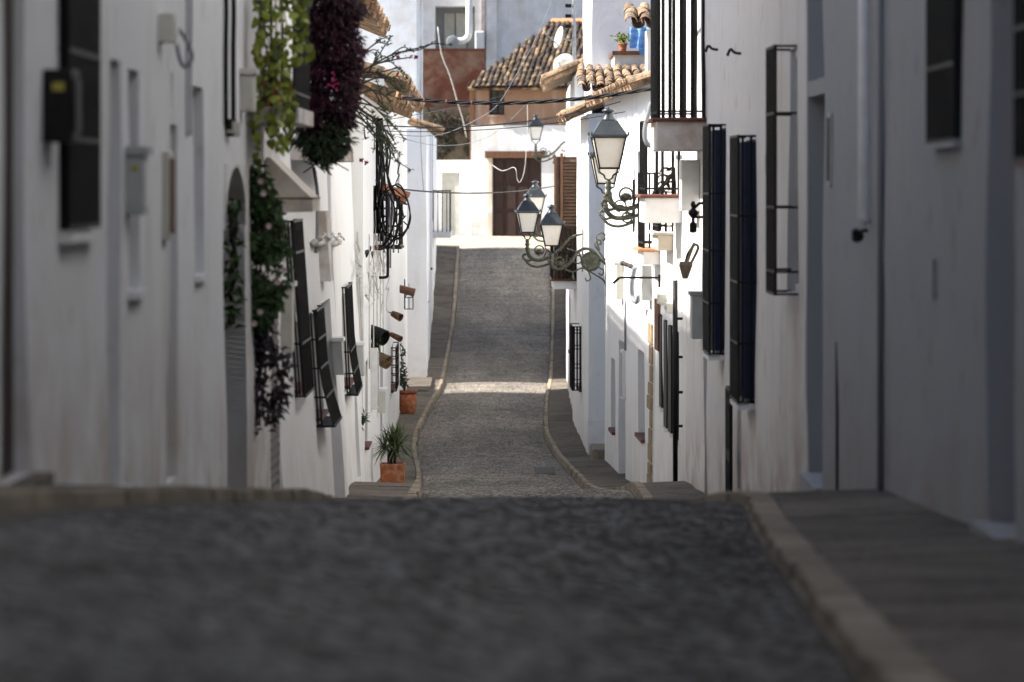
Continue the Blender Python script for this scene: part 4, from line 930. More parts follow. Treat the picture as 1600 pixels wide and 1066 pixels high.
# awning
t0 = fL3.T(412, 250) + .3; z1 = fL3.Z(t0, 246); z2 = fL3.Z(t0, 310); z3 = fL3.Z(t0, 333); aw = thing('awning', 'beige canvas awning over the door below the balcony plants', 'awning', fL3.pt(t0, 0, z3))
m = MB(); A = lambda t, b, z: fL3.pt(t, b, z)
L_ = 1.3
m.hexa([A(t0, 0, z2), A(t0, .36, z2), A(t0 + L_, .36, z2), A(t0 + L_, 0, z2), A(t0, 0, z1), A(t0, .03, z1), A(t0 + L_, .03, z1), A(t0 + L_, 0, z1)]); m.build('hood', 'canvas', aw)
m = MB(); m.hexa([A(t0 - .004, 0, z3), A(t0 - .004, .365, z3 + .01), A(t0 + L_, .365, z3 + .01), A(t0 + L_, 0, z3), A(t0 - .004, 0, z2 - .004), A(t0 - .004, .365, z2 - .004), A(t0 + L_, .365, z2 - .004), A(t0 + L_, 0, z2 - .004)]); m.build('valance', 'canvas', aw)
MB().hexa([A(t0 - .01, 0, z2 - .006), A(t0 - .01, .37, z2 - .006), A(t0 + L_, .37, z2 - .006), A(t0 + L_, 0, z2 - .006), A(t0 - .01, 0, z2 + .006), A(t0 - .01, .37, z2 + .006), A(t0 + L_, .37, z2 + .006), A(t0 + L_, 0, z2 + .006)]).build('trim', 'wood', aw)
# tile canopy over the left balcony window, little hanging lantern, hung baskets
cn = thing('tiled_canopy', 'small terracotta tiled canopy among the black cables on the left', 'canopy', P(600, 315, 66))
z_ = P(0, 290, 66).z; tile_roof(cn, (-1.66, 65.2, P(0, 312, 66).z), (0, 1, 0), (-1, 0, .35), 8, 2, m='tile_new', seed=12)
MB().box(-2.1, -1.72, 65.2, 66.9, P(0, 312, 66).z - .02, P(0, 312, 66).z + .03).build('board', 'wood', cn)
bo_ = thing('window_balcony', 'ornate black iron window balcony tangled with cables on the left', 'balcony', P(600, 385, 66))
g = MB(); x0, x1, ya, yb, za, zb_ = -2.06, -1.72, 65.2, 66.9, P(0, 383, 66).z, P(0, 305, 66).z
for k in range(5):
    for y in (ya, yb): g.bar((x0 + (x1 - x0) * k / 4, y, za), (x0 + (x1 - x0) * k / 4, y, zb_), .01)
for k in range(12): g.bar((x1, ya + (yb - ya) * k / 11, za), (x1, ya + (yb - ya) * k / 11, zb_), .01)
for z in (za, za + .3, zb_ - .2, zb_): g.box(x0, x1 + .012, ya - .012, ya + .012, z - .015, z + .015); g.box(x1 - .012, x1 + .014, ya + .013, yb, z - .014, z + .014)
for k in range(3): g.tube([(x0 + .08 + .1 * k + .05 * math.cos(a * .4) * (1 - a / 26), ya - .01, za + .15 + .1 * math.sin(a * .4) * (1 - a / 26)) for a in range(24)], .007, 5)
g.build('railing', 'iron', bo_); MB().box(x0, x1 + .03, ya - .03, yb, za - .05, za - .02).build('floor', 'iron', bo_)
p = P(639, 483, 88.5); th = thing('hanging_lantern', 'little black hanging lantern under a wooden bracket on the left', 'lantern', p)
g = MB(); w_, h_ = .085, .24
for x, y in ((-1, -1), (1, -1), (1, 1), (-1, 1)): g.bar(p + Vector((x * w_, y * w_, 0)), p + Vector((x * w_, y * w_, h_)), .009); g.bar(p + Vector((x * w_, y * w_, h_)), p + Vector((0, 0, h_ + .14)), .009)
for z in (0, h_ * .5, h_): g.box(p.x - w_, p.x + w_, p.y - w_, p.y + w_, p.z + z - .008, p.z + z + .008) if z != h_ * .5 else g.bar(p + Vector((0, 0, 0)), p + Vector((0, 0, h_)), .008)
g.lathe(p + Vector((0, 0, h_ + .12)), [(.02, 0), (.03, .03), (.01, .07)], 8); g.build('frame', 'iron', th)
MB().tube([p + Vector((0, 0, h_ + .18)), p + Vector((0, 0, h_ + .3))], .006).build('chain', 'iron', th)
wb = thing('wooden_bracket', 'weathered round timber bracket carrying the little hanging lantern', 'bracket', p + Vector((-.1, 0, .32)))
MB().tube([p + Vector((-.2, .02, .42)), p + Vector((.12, 0, .34))], .085, 10).build('log', 'wood', wb); MB().bar(p + Vector((-.09, 0, .0)), p + Vector((-.09, 0, .62)), .012).build('rod', 'iron', wb)
for px, py, Y, r_, L_, m_, lab in ((590, 523, 61.5, .115, .34, 'iron', 'black wicker basket hung on the left wall'), (597, 562, 61.8, .1, .28, 'wicker', 'brown wicker basket hung below the black basket'),
                                   (621, 494, 76, .07, .2, 'wood', 'upper of two brown wooden pots hung on the left wall'), (620, 527, 76, .055, .24, 'wood', 'lower of two brown wooden pots hung on the left wall')):
    p = P(px, py, Y); b_ = thing('hanging_basket' if 'basket' in lab else 'hanging_pot', lab, 'basket' if 'basket' in lab else 'pot', p)
    ax = (.75, -.5, -.35); MB().lathe(p - Vector(ax).normalized() * L_ * .6, [(r_ * .75, 0), (r_ * .95, L_ * .5), (r_ * 1.05, L_), (r_ * .9, L_), (r_ * .8, L_ * .5)], 14, ax).build('body', m_, b_, smooth=False)
    MB().tube([p - Vector(ax).normalized() * L_ * .55, p - Vector(ax).normalized() * L_ * .55 + Vector((-.25, 0, .1))], .01).build('hook', 'iron', b_)
    if m_ == 'wicker':
        g = MB()
        for k in range(9): a = k * math.pi * 2 / 9; vx = Vector(ax).normalized(); oo = vx.orthogonal().normalized(); ob = vx.cross(oo); cc = p + vx * L_ * .41; g.bar(cc, cc + (oo * math.cos(a) + ob * math.sin(a)) * r_, .006)
        g.build('spokes', 'wicker', b_)
# satellite dishes and antenna pole
for px, py, Y, r_, sq, lab in ((878, 60, 97, .26, .3, 'upper narrow satellite dish on the rooftop pole'), (884, 104, 96, .28, .8, 'lower round satellite dish on the rooftop pole')):
    p = P(px, py, Y); ax = Vector((-(1 - sq) - .2, -sq, .25)).normalized(); d_ = thing('satellite_dish', lab, 'satellite dish', p, 'rooftop satellite dishes')
    MB().lathe(p, [(.02, 0), (r_ * .5, .02), (r_, .08), (r_, .09), (r_ * .5, .035), (.02, .02)], 20, ax).build('reflector', 'dish', d_, smooth=True); MB().tube([p + ax * .05 - Vector((0, 0, r_ * .8)), p + ax * .4], .014).build('feed_arm', 'grey_box', d_)
    MB().tube([p, p + Vector((.22, .1, -.05))], .02).build('mount', 'grey_box', d_)
pl = thing('antenna_pole', 'thin grey rooftop pole beside the satellite dishes', 'pole', P(897, 112, 97)); x = P(897, 0, 97).x
MB().tube([(x, 97, 2.1), (x, 97, 6.2)], .045, 8).build('mast', 'steel', pl)
for yy in (12, 28, 44): MB().box(x - .2, x - .06, 96.95, 97.05, P(0, yy, 97).z, P(0, yy, 97).z + .08).build('clamp', 'iron', pl)
# blue cloth and pot on the roof terrace, stacked tiles on the balcony
cl = MB(); zt = P(0, 42, 76.3).z; nx, nz = 16, 14; xa, xb = P(984, 0, 76.3).x, P(1016, 0, 76.3).x
for th_ in (0, .012):
    for i in range(nz + 1):
        for k in range(nx + 1):
            u, v_ = k / nx, i / nz; cl.v.append(Vector((xa + (xb - xa) * u, 76.42 + th_ - .025 * math.sin(u * 14 + v_ * 2) - (.03 * v_), zt - v_ * (.5 - .12 * (u < .45)))))
for s_ in (0, (nx + 1) * (nz + 1)):
    for i in range(nz):
        for k in range(nx): a = s_ + i * (nx + 1) + k; cl.f.append((a, a + 1, a + nx + 2, a + nx + 1))
tag(cl.build('towel', 'blue_cloth', recalc=False), 'blue striped cloth hung over the roof terrace on the right', 'cloth')
def pot(name, label, p, r, h, m='terracotta', prof=None, cat='plant pot', group=None):
    th = thing(name, label, cat, p, group)
    MB().lathe(p, prof or [(r * .7, 0), (r * .95, h * .85), (r * 1.08, h * .86), (r * 1.08, h), (r * .95, h), (r * .9, h * .88)], 18).build('body', m, th, smooth=False); MB().lathe(p + Vector((0, 0, h * .86)), [(r * .9, 0), (r * .88, .015)], 14).build('soil', 'soil', th)
    return th
def bush(name, label, p, rx, rz, n, L, W, m, cat='plant', stems=4, seed=1, fl=None):
    th = thing(name, label, cat, p); rnd = random.Random(seed); lf = MB(); st = MB(); fb = MB(); p = Vector(p)
    for k in range(stems):
        a = rnd.uniform(0, 6.28); q = p + Vector((math.cos(a) * rx * .6, math.sin(a) * rx * .6, rz * rnd.uniform(.9, 1.5))); st.tube(smooth_path([tuple(p), tuple((p + q) / 2 + Vector((rnd.uniform(-.05, .05), 0, .03))), tuple(q)], 4), .006, 5)
    for k in range(n):
        v = Vector((rnd.gauss(0, .5), rnd.gauss(0, .5), rnd.gauss(0, .5))); q = p + Vector((v.x * rx, v.y * rx, rz * (1 + v.z)))
        (fb if fl and rnd.random() < .1 else lf).leaf(q, Vector((rnd.uniform(-1, 1), rnd.uniform(-1, 1), rnd.uniform(-.6, .8))), Vector((rnd.uniform(-.5, .5), -1, .8)), L * rnd.uniform(.7, 1.3), W)
    st.build('stem', 'stem', th); lf.build('foliage', m, th, recalc=False)['kind'] = 'stuff'
    if fl: fb.build('blossom', fl, th, recalc=False)['kind'] = 'stuff'
    return th
pt_ = P(973, 82, 76.9); pt_.z = P(0, 80, 76.6).z + .002; pot('flower_pot', 'terracotta pot beside the blue cloth on the roof terrace', pt_, .085, .15)
bush('potted_plant', 'yellow-green plant in the pot beside the blue cloth', pt_ + Vector((0, 0, .13)), .12, .1, 120, .07, .035, 'leaf_lime', seed=3)
st_ = thing('stacked_tiles', 'stack of old curved roof tiles stored on the middle balcony', 'roof tiles', P(1052, 303, 53.6)); rnd = random.Random(2)
bz = P(0, 303, 53.6).z
for k, (dx, dz) in enumerate([(a * .09, b * .085) for b in range(4) for a in range(4 - (b > 1))]):
    o = bpy.data.objects.new('tile', tile_mesh('tile')); col.objects.link(o); o.parent = st_
    o.matrix_local = Matrix.Translation(Vector((-.12 + dx + rnd.uniform(-.02, .02), -.1 + rnd.uniform(-.05, .05), .012 + dz))) @ Matrix.Rotation(rnd.uniform(-.5, .5), 4, 'Y') @ Matrix.Scale(.8, 4)

# ================================================================== CABLES
def cable(label, pts, r=.012, m='cable_black', name='cable', n=8, seg=6, group=None):
    return tag(MB().tube(smooth_path([tuple(Vector(p)) for p in pts], n), r, seg).build(name, m, smooth=True), label, 'cable', group)
def span(a, b, sag, k=7):
    a = Vector(a); b = Vector(b); return [a.lerp(b, i / k) - Vector((0, 0, sag * 4 * (i / k) * (1 - i / k))) for i in range(k + 1)]
th = thing('cable_bundle', 'thick twisted black cable bundle strung across the street below the roofs', 'cable', P(600, 150, 58))
A_, B_ = P(585, 148, 59), P(1026, 137, 57.5)
for k in range(3):
    base = span(A_, B_, .16, 60); MB().tube([p + Vector((0, math.sin(i * .55 + k * 2.1) * .016, math.cos(i * .55 + k * 2.1) * .016)) for i, p in enumerate(base)], .013, 6).build('strand', 'cable_black', th, smooth=True)
for fx in (.1, .18, .26, .35): q = A_.lerp(B_, fx) - Vector((0, 0, .16 * 4 * fx * (1 - fx))); MB().lathe(q - Vector((.012, 0, 0)), [(.028, 0), (.034, .012), (.028, .025)], 8, (1, 0, 0)).build('cable_tie', 'tile_edge', th)
cable('black cable strung low across the street in front of the garage door', span(P(628, 296, 66), P(872, 290, 84), .1), .012)
cable('thin wire rising from the left eaves to the end house window', span(P(590, 190, 62), P(800, 145, 136), .05), .007)
cable('thin wire from the left eaves towards the jutting house', span(P(600, 196, 62), P(1012, 146, 68), .2), .006)
cable('thin flat wire crossing below the end house window', span(P(600, 197, 64), P(905, 178, 75), .1), .006)
cable('second thin flat wire just below the first, level with the far lantern', span(P(598, 205, 64), P(1000, 170, 66), .12), .006)
cable('pale twisted wire falling from the top of the picture to the left houses', smooth_path([tuple(P(*q)) for q in ((870, -20, 95), (840, 55, 93), (805, 120, 90), (778, 163, 88), (750, 184, 85), (700, 207, 80), (655, 213, 74), (602, 208, 66))], 3), .006, 'cable_grey')
cable('slack pale wire sagging below the twisted wire above the garage', smooth_path([tuple(P(*q)) for q in ((615, 212, 70), (670, 226, 80), (720, 226, 90), (760, 215, 100), (790, 195, 110), (820, 165, 125))], 3), .006, 'cable_grey')
cable('white bent pole-like cable in front of the red-brown wall', [P(*q) for q in ((684, 42, 138), (690, 85, 138), (703, 118, 138), (715, 160, 138), (723, 186, 138), (729, 215, 138))], .02, 'cable_white', n=3)
cable('white cord hanging in a loop before the garage door', [P(*q) for q in ((769, 258, 100), (785, 267, 98), (804, 262, 96), (808, 280, 96), (813, 284, 96), (820, 262, 96), (824, 200, 96), (824, 160, 96))], .007, 'cable_white')
cable('thin black wire hanging straight down the tall white left house', [P(657, 180, 99), P(658, 240, 99), P(662, 300, 99)], .006, n=3)
cable('thin vertical wire beside the balcony of the tall white left house', [P(676, 190, 100), P(676, 260, 100), P(676, 345, 100)], .005, n=3)
lcs = []
for k, (px, y0, y1, f_, r_) in enumerate(((345, -20, 196, fL2, .017), (357, -20, 190, fL2, .018), (283, -20, 215, fL2, .008), (289, -20, 212, fL2, .008))):
    t = f_.T(px, 100); zt, zb_ = f_.Z(t, y0), f_.Z(t, y1)
    cable(['left of two thick black cables running down the near left wall', 'right of two thick black cables running down the near left wall', 'left of two thin grey cables running down the near left wall', 'right of two thin grey cables running down the near left wall'][k],
          [f_.pt(t, .03, zt), f_.pt(t + .01, .035, (zt + zb_) / 2 + .3), f_.pt(t + .03, .03, (zt + zb_) / 2), f_.pt(t + .05, .03, zb_)], r_, 'cable_black' if k < 2 else 'cable_grey', n=6)
t = fL2.T(262, 75); cable('looped grey cable below the small cream junction box', [fL2.pt(t - .05, .05, fL2.Z(t, 40)), fL2.pt(t, .1, fL2.Z(t, 62)), fL2.pt(t + .05, .13, fL2.Z(t, 88)), fL2.pt(t + .05, .1, fL2.Z(t, 104)), fL2.pt(t + .02, .07, fL2.Z(t, 96)), fL2.pt(t, .05, fL2.Z(t, 70))], .012, 'cable_grey')
t = fL2.T(352, 196); wbx = thing('cable_clamp', 'dirty wire-bound cable clamps where the black cables meet the left wall', 'cable clamp', fL2.pt(t, 0, fL2.Z(t, 210)))
for k in range(6): MB().fbox(fL2, t - .1 + k * .11, t - .03 + k * .11, 0, .05 + .02 * (k % 2), fL2.Z(t, 203 + 5 * (k % 3)), fL2.Z(t, 186 + 4 * (k % 2))).build('clamp', ('iron', 'cream_box', 'iron', 'white_old', 'iron_rust', 'cream_box')[k], wbx)
# the black tangle on the left
rnd = random.Random(21); tg = thing('cable_tangle', 'big tangle of black cables and loops hanging by the tiled canopy', 'cable', P(610, 390, 65))
for k in range(14):
    px = 580 + k * 1.4; MB().tube([P(px + rnd.uniform(-1, 1), y, 64.2) + Vector((0, rnd.uniform(-.05, .05), 0)) for y in range(185, 330 + rnd.randint(0, 55), 12)], rnd.uniform(.008, .014), 5).build('strand', 'cable_black', tg, smooth=True)
for k in range(3):
    c0 = P(617 + rnd.uniform(-2, 6), 330 + rnd.uniform(-6, 10), 63.6); rx_, rz_ = rnd.uniform(.12, .26), rnd.uniform(.26, .5)
    MB().tube([c0 + Vector((rx_ * math.cos(a * .1) * (1 + .3 * noise.noise(Vector((math.cos(a * .1), math.sin(a * .1), k * 3)))), .03 * k, rz_ * math.sin(a * .1) * (1 + .25 * noise.noise(Vector((math.cos(a * .1), math.sin(a * .1), 9 + k)))))) for a in range(63)], .011, 5, close=True).build('loop', 'cable_black', tg, smooth=True)
for k in range(5):
    x0_ = 588 + k * 5 + rnd.uniform(-3, 3); MB().tube(smooth_path([tuple(P(x0_, 190 + k * 10, 63.8)), tuple(P(x0_ + 3 + rnd.uniform(-6, 8), 240, 63.6)), tuple(P(x0_ + 8 + rnd.uniform(-8, 8), 285, 63.6)), tuple(P(x0_ + 18 + rnd.uniform(-9, 9), 335 + rnd.uniform(-15, 10), 63.5)), tuple(P(x0_ + 12, 375 + rnd.uniform(-10, 15), 63.6)), tuple(P(x0_ - 4, 388, 63.9))], 5), rnd.uniform(.009, .018), 6).build('loop', 'cable_black', tg, smooth=True)
for k in range(4): MB().tube([P(598 + k * 5, 300, 64), P(600 + k * 5, 360, 64), P(600 + k * 5, 395 + 12 * (k % 3), 64)], .014, 6).build('strand', 'cable_grey', tg, smooth=True)
MB().tube(smooth_path([tuple(P(606, 385, 64)), tuple(P(606, 425, 64)), tuple(P(604, 433, 64)), tuple(P(592, 434, 64))], 4), .022, 7).build('pipe_end', 'iron', tg, smooth=True)
for k in range(8):
    q0 = Vector((rnd.uniform(586, 640), rnd.uniform(275, 370), 0)); pp = [tuple(P(q0.x + rnd.uniform(-9, 9), q0.y + (i - 2.5) * 10 + rnd.uniform(-8, 8), 63.7 + rnd.uniform(-.15, .15))) for i in range(6)]
    MB().tube(smooth_path(pp, 6), rnd.uniform(.006, .013), 5).build('strand', 'cable_black', tg, smooth=True)
wt = thing('white_cable_tangle', 'knot of whitewashed cables and brackets on the left wall', 'cable', P(570, 450, 56))
for k in range(18):
    a_, b_ = rnd.uniform(548, 600), rnd.uniform(385, 470); f_ = fL5 if a_ < 566 else fL6
    pp = []
    for i in range(6):
        t, z = f_.at(min(max(a_ + rnd.uniform(-4, 4), 548), 602), b_ + (i - 2.5) * 9 + rnd.uniform(-7, 7)); pp.append(tuple(f_.pt(t, .03 + rnd.random() * .07, z)))
    MB().tube(smooth_path(pp, 5), rnd.uniform(.006, .013), 5).build('strand', 'cable_white', wt, smooth=True)
for k in range(7):
    a_ = 560 + k * 6.1 + rnd.uniform(-2, 2); f_ = fL5 if a_ < 567 else fL6; t, z = f_.at(a_, 470 + rnd.uniform(-10, 10)); MB().tube([f_.pt(t + rnd.uniform(-.02, .02), .04, z + dz) for dz in (.9, .5, .1, -.3, -.7 - rnd.random() * .4)], .009, 5).build('strand', 'cable_white', wt, smooth=True)
for a_, b_ in ((562, 398), (566, 392), (571, 400)): t, z = fL5.at(a_ - 3, b_); MB().tube(smooth_path([tuple(fL5.pt(t - .2, .06, z)), tuple(fL5.pt(t, .14, z + .05)), tuple(fL5.pt(t + .2, .1, z - .03)), tuple(fL5.pt(t + .4, .06, z + .04))], 5), .022, 6).build('knot', 'cable_black', wt, smooth=True)
wr = thing('wrapped_pipe', 'lumpy whitewashed pipe run along the ledge of the leaning house', 'pipe', P(520, 380, 44))
t1, z1_ = fL4.at(483, 378); t2_, z2_ = fL4.at(522, 376)
MB().tube([fL4.pt(t1 + (t2_ - t1) * k / 40, .05 + .004 * math.sin(k * 1.3), fL4.Z(t1 + (t2_ - t1) * k / 40, 379 + 1.5 * math.sin(k * .25))) for k in range(41)], [.036 + .004 * math.sin(k * 1.9) for k in range(41)], 8).build('pipe', 'white_old', wr, smooth=True)
MB().tube([fL4.pt(t1 + (t2_ - t1) * k / 40, .1 + .02 * math.sin(k), fL4.Z(t1 + (t2_ - t1) * k / 40, 370 + 5 * math.sin(k * .5))) for k in range(41)], .012, 6).build('pipe', 'cable_white', wr, smooth=True)
t, z = fL4.at(485, 330); cable('grey knotted cable dropping from the purple plant to the ledge', [fL4.pt(t + .1, .06, fL4.Z(t, 262)), fL4.pt(t + .1, .08, fL4.Z(t, 300)), fL4.pt(t, .07, fL4.Z(t, 330)), fL4.pt(t - .1, .05, fL4.Z(t, 378)), fL4.pt(t - .1, .03, fL4.Z(t, 395))], .02, 'cable_grey')
q = P(1003, 215, 57); cable('thick grey cable looping beside the big balcony on the right', [P(1018, 160, 50), P(1009, 195, 50), P(1008, 215, 50), P(1013, 226, 50), P(1024, 230, 50)], .03, 'cable_grey')
t, z = fR4.at(1010, 440); cable('grey hose drooping from the grey meter box on the right', [fR4.pt(t, .16, fR4.Z(t, 418)), fR4.pt(t + .1, .2, fR4.Z(t, 445)), fR4.pt(t + .1, .18, fR4.Z(t, 468)), fR4.pt(t - .4, .15, fR4.Z(t, 470)), fR4.pt(t - .5, .14, fR4.Z(t, 460))], .035, 'cable_grey')
t = fR4.T(980, 520); cable('thin grey conduit down the sunlit right wall', [fR4.pt(t, .03, fR4.Z(t, 470)), fR4.pt(t, .03, fR4.Z(t, 500)), fR4.pt(t, .03, fR4.Z(t, 548))], .018, 'cable_grey', n=3)
cable('short frayed garland of cable on the sunlit right wall', [P(972, 411, 64) + Vector((0, 0, 0)), P(985, 416, 63.5), P(998, 424, 63), P(1006, 428, 62.5)], [.03 + .014 * math.sin(i * 1.7) for i in range(25)], 'stem')

# ================================================================== PLANTS
# square planter with palm-like plant, round jar with shrub
zp = pav(62, True) + .004; px0, px1 = P(594, 0, 62).x, P(632, 0, 62).x
tq = thing('square_planter', 'square terracotta planter on the left pavement', 'planter', ((px0 + px1) / 2, 62.15, zp)); s_ = (px1 - px0) / 2; cx_, cy_ = (px0 + px1) / 2, 62.15; Hh = .315
m = MB(); m.hexa([(cx_ + a * s_ * .96, cy_ + b * s_ * .96, zp) for a, b in ((-1, -1), (1, -1), (1, 1), (-1, 1))] + [(cx_ + a * s_, cy_ + b * s_, zp + Hh - .05) for a, b in ((-1, -1), (1, -1), (1, 1), (-1, 1))]); m.build('body', 'terracotta', tq, bevel=.006)
rm = MB(); z0_, z1_ = zp + Hh - .049, zp + Hh
for a0, a1, b0, b1 in ((-1.03, 1.03, -1.03, -.86), (-1.03, 1.03, .86, 1.03), (-1.03, -.86, -.86, .86), (.86, 1.03, -.86, .86)): rm.box(cx_ + a0 * s_, cx_ + a1 * s_, cy_ + b0 * s_, cy_ + b1 * s_, z0_, z1_)
rm.build('rim', 'terracotta', tq); MB().box(cx_ - s_ * .86, cx_ + s_ * .86, cy_ - s_ * .86, cy_ + s_ * .86, z0_, z1_ - .02).build('soil', 'soil', tq)
yc = thing('yucca_plant', 'spiky green palm-like plant in the square planter', 'plant', (cx_, cy_, z1_ - .02)); rnd = random.Random(6)
for k in range(5): q = Vector((cx_ + rnd.uniform(-.06, .06), cy_ + rnd.uniform(-.06, .06), z1_ - .02)); MB().tube([q, q + Vector((rnd.uniform(-.05, .05), 0, .13)), q + Vector((rnd.uniform(-.12, .12), 0, .24))], [.02, .017, .015], 7).build('trunk', 'stem', yc)
nl = 0
for hx, hz in ((-.12, .2), (.1, .27), (0, .34), (.05, .2), (-.02, .26)):
    for k in range(52):
        a = rnd.uniform(0, 6.28); el = rnd.uniform(-.3, 1.45); L_ = rnd.uniform(.24, .40); b0 = Vector((cx_ + hx + rnd.uniform(-.02, .02), cy_ + rnd.uniform(-.08, .08), z1_ + hz))
        d_ = Vector((math.cos(a) * math.cos(el), math.sin(a) * math.cos(el), math.sin(el))); sd = d_.cross(Vector((0, 0, 1))).normalized(); w_ = .011
        m = MB(); pr = [b0 + d_ * L_ * u - Vector((0, 0, .12 * u * u * math.cos(el))) for u in (0, .35, .7, 1)]; ws = (w_ * .6, w_, w_ * .75, .0008)
        for i in range(4): m.v += [pr[i] - sd * ws[i], pr[i] + sd * ws[i]]
        m.f = [(0, 1, 3, 2), (2, 3, 5, 4), (4, 5, 7, 6)]; m.build('leaf', 'leaf_yucca', yc, recalc=False)
zp = pav(88.6, True) - .02; jx = P(637, 0, 88.6).x
j = pot('terracotta_jar', 'rounded terracotta jar on the left pavement near the alley', Vector((jx, 88.6, zp)), .2, .5, prof=[(.13, 0), (.165, .08), (.19, .22), (.195, .32), (.17, .42), (.165, .44), (.2, .455), (.205, .5), (.16, .5), (.15, .45)], cat='jar')
sh = thing('olive_shrub', 'thin dark olive shrub growing in the terracotta jar', 'shrub', (jx - .05, 88.6, zp + .44)); rnd = random.Random(4); st = MB(); lf = MB()
for k in range(9):
    q = Vector((jx - .05, 88.6, zp + .44)); e_ = q + Vector((rnd.uniform(-.36, .12), rnd.uniform(-.1, .1), rnd.uniform(.5, 1.0))); pth = smooth_path([tuple(q), tuple((q + e_) / 2 + Vector((rnd.uniform(-.08, .08), 0, .05))), tuple(e_)], 6); st.tube(pth, .007, 5)
    for i in range(16): b0 = Vector(pth[rnd.randint(3, len(pth) - 1)]); lf.leaf(b0, Vector((rnd.uniform(-1, 1), rnd.uniform(-1, .3), rnd.uniform(-.7, .6))), Vector((0, -1, .6)), rnd.uniform(.07, .12), .045)
st.build('stem', 'stem', sh); lf.build('foliage', 'leaf_dark', sh, recalc=False)['kind'] = 'stuff'
bush('wall_plant', 'bright green trailing plant between the hung baskets', P(586, 565, 61.5), .07, .2, 130, .07, .045, 'leaf_green', seed=5)
pp_ = bush('wall_plant', 'small green tuft in a low wall niche above the left pavement', P(567, 665, 57.2), .05, .1, 40, .1, .02, 'leaf_green', seed=6)
bush('wall_plant', 'tiny green tuft on the far left house wall below its window', P(665, 478, 105), .08, .07, 40, .06, .04, 'leaf_green', seed=7)
# lime green heart-leaved vine on the balcony: each leaf an object
lm = []
for w_ in (.8, 1.):
    m = MB(); out = [(0, 0), (.28, -.12), (.46, .08), (.45, .36), (.28, .68), (0, 1.0), (-.28, .68), (-.45, .36), (-.46, .08), (-.28, -.12)]
    m.v = [Vector((x * w_, y, abs(x) * .22 - y * y * .18)) for x, y in out] + [Vector((0, .35, -.04))]
    m.f = [(i, (i + 1) % 10, 10) for i in range(10)]; me = bpy.data.meshes.new('leaf'); me.from_pydata([tuple(v) for v in m.v], [], m.f); me.materials.append(MATS['leaf_lime']); me.polygons.foreach_set('use_smooth', [True] * 10); lm.append(me)
vn = thing('trailing_vine', 'lime green heart-leaved vine trailing from the left balcony', 'vine', P(440, 170, 31.1)); rnd = random.Random(9); vs = MB()
strands = [(403, -10, 195), (410, -30, 120), (418, -10, 225), (427, 60, 205), (436, -20, 130), (446, 40, 190), (452, 90, 236), (458, -20, 75), (466, 20, 90), (440, 120, 230), (398, 150, 268), (474, -30, 60), (480, 30, 95), (421, 110, 180), (450, -30, 60), (430, -30, 50), (412, 60, 150)]
nleaf = 0
for px, y0, y1 in strands:
    Yv = rnd.uniform(30.95, 31.25); pth = [P(px + 5 * math.sin(y * .05 + px), y, Yv) for y in range(y0, y1 + 1, 10)]; vs.tube(pth, .004, 5)
    for i, q in enumerate(pth):
        for _ in range(1 if rnd.random() < .55 else 2):
            if nleaf > 285: break
            nleaf += 1; o = bpy.data.objects.new('leaf', lm[nleaf % 2]); col.objects.link(o); o.parent = vn
            L_ = rnd.uniform(.04, .085); o.matrix_local = Matrix.Translation(q - ORG[vn.name] + Vector((rnd.uniform(-.03, .03), rnd.uniform(-.05, .03), 0))) @ Matrix.Rotation(rnd.uniform(-.9, .9), 4, 'Z') @ Matrix.Rotation(R(-90 + rnd.uniform(-45, 35)), 4, 'X') @ Matrix.Rotation(rnd.uniform(-.8, .8), 4, 'Z') @ Matrix.Scale(L_, 4)
vs.build('stem', 'stem', vn)
for px, py, Y, r_, lab in ((447, 168, 32.6, .085, 'terracotta pot behind the lime vine on the left balcony'), (425, 168, 32.9, .08, 'dark red pot hidden among the vine leaves on the left balcony')):
    q = P(px, py, Y); q.z = fL3.Z(fL3.T(405, 180), 172) + .003; pot('flower_pot', lab, q, r_, .22)
# big purple hanging plant
pu = thing('purple_hanging_plant', 'dense dark purple leafy plant hanging from the upper left balcony', 'plant', P(512, 250, 36.4)); rnd = random.Random(11); lp = MB(); lg = MB()
for k in range(15000):
    y = rnd.uniform(-60, 252); u = (y - 252) / -312
    cxp = 512 + 6 * math.sin(y * .02); hw = 43 * min(1, ((252 - y) / 34 + .03) ** .5) * (1 + .35 * noise.noise(Vector((y * .035, 1, 0))) + .2 * noise.noise(Vector((y * .11, 7, 0)))) * (1.2 if rnd.random() < .06 else 1)
    a = rnd.uniform(0, 6.28); rr = rnd.random() ** .5; Y0 = 36.4
    q = P(cxp, y, Y0) + Vector((math.cos(a) * rr * hw * Y0 / F, math.sin(a) * rr * .3, 0)); q += Vector((0, 0, .06)) * noise.noise(q * 4)
    q += Vector((math.cos(a), math.sin(a), 0)) * .05 * noise.noise(q * 6)
    d_ = Vector((math.cos(a) + rnd.uniform(-.8, .8), math.sin(a) + rnd.uniform(-.8, .8), rnd.uniform(-1.1, .3)))
    (lg if y > 185 and rnd.random() < min(1, (y - 185) / 25) and noise.noise(q * 5) > -.25 else lp).leaf(q, d_, Vector((rnd.uniform(-.5, .5), -.5, 1)), rnd.uniform(.035, .1), rnd.uniform(.016, .034))
lp.build('purple_foliage', 'leaf_purple', pu, recalc=False)['kind'] = 'stuff'; lg.build('green_foliage', 'leaf_dark', pu, recalc=False)['kind'] = 'stuff'
fb = MB()
for k in range(9): q = P(rnd.gauss(525, 5), rnd.gauss(122, 8), 36.05); fb.leaf(q, Vector((rnd.uniform(-1, 1), -1, rnd.uniform(-1, 1))), Vector((0, -1, .3)), .05, .03)
fb.build('blossom', 'flower_pink', pu, recalc=False)['kind'] = 'stuff'
st = MB()
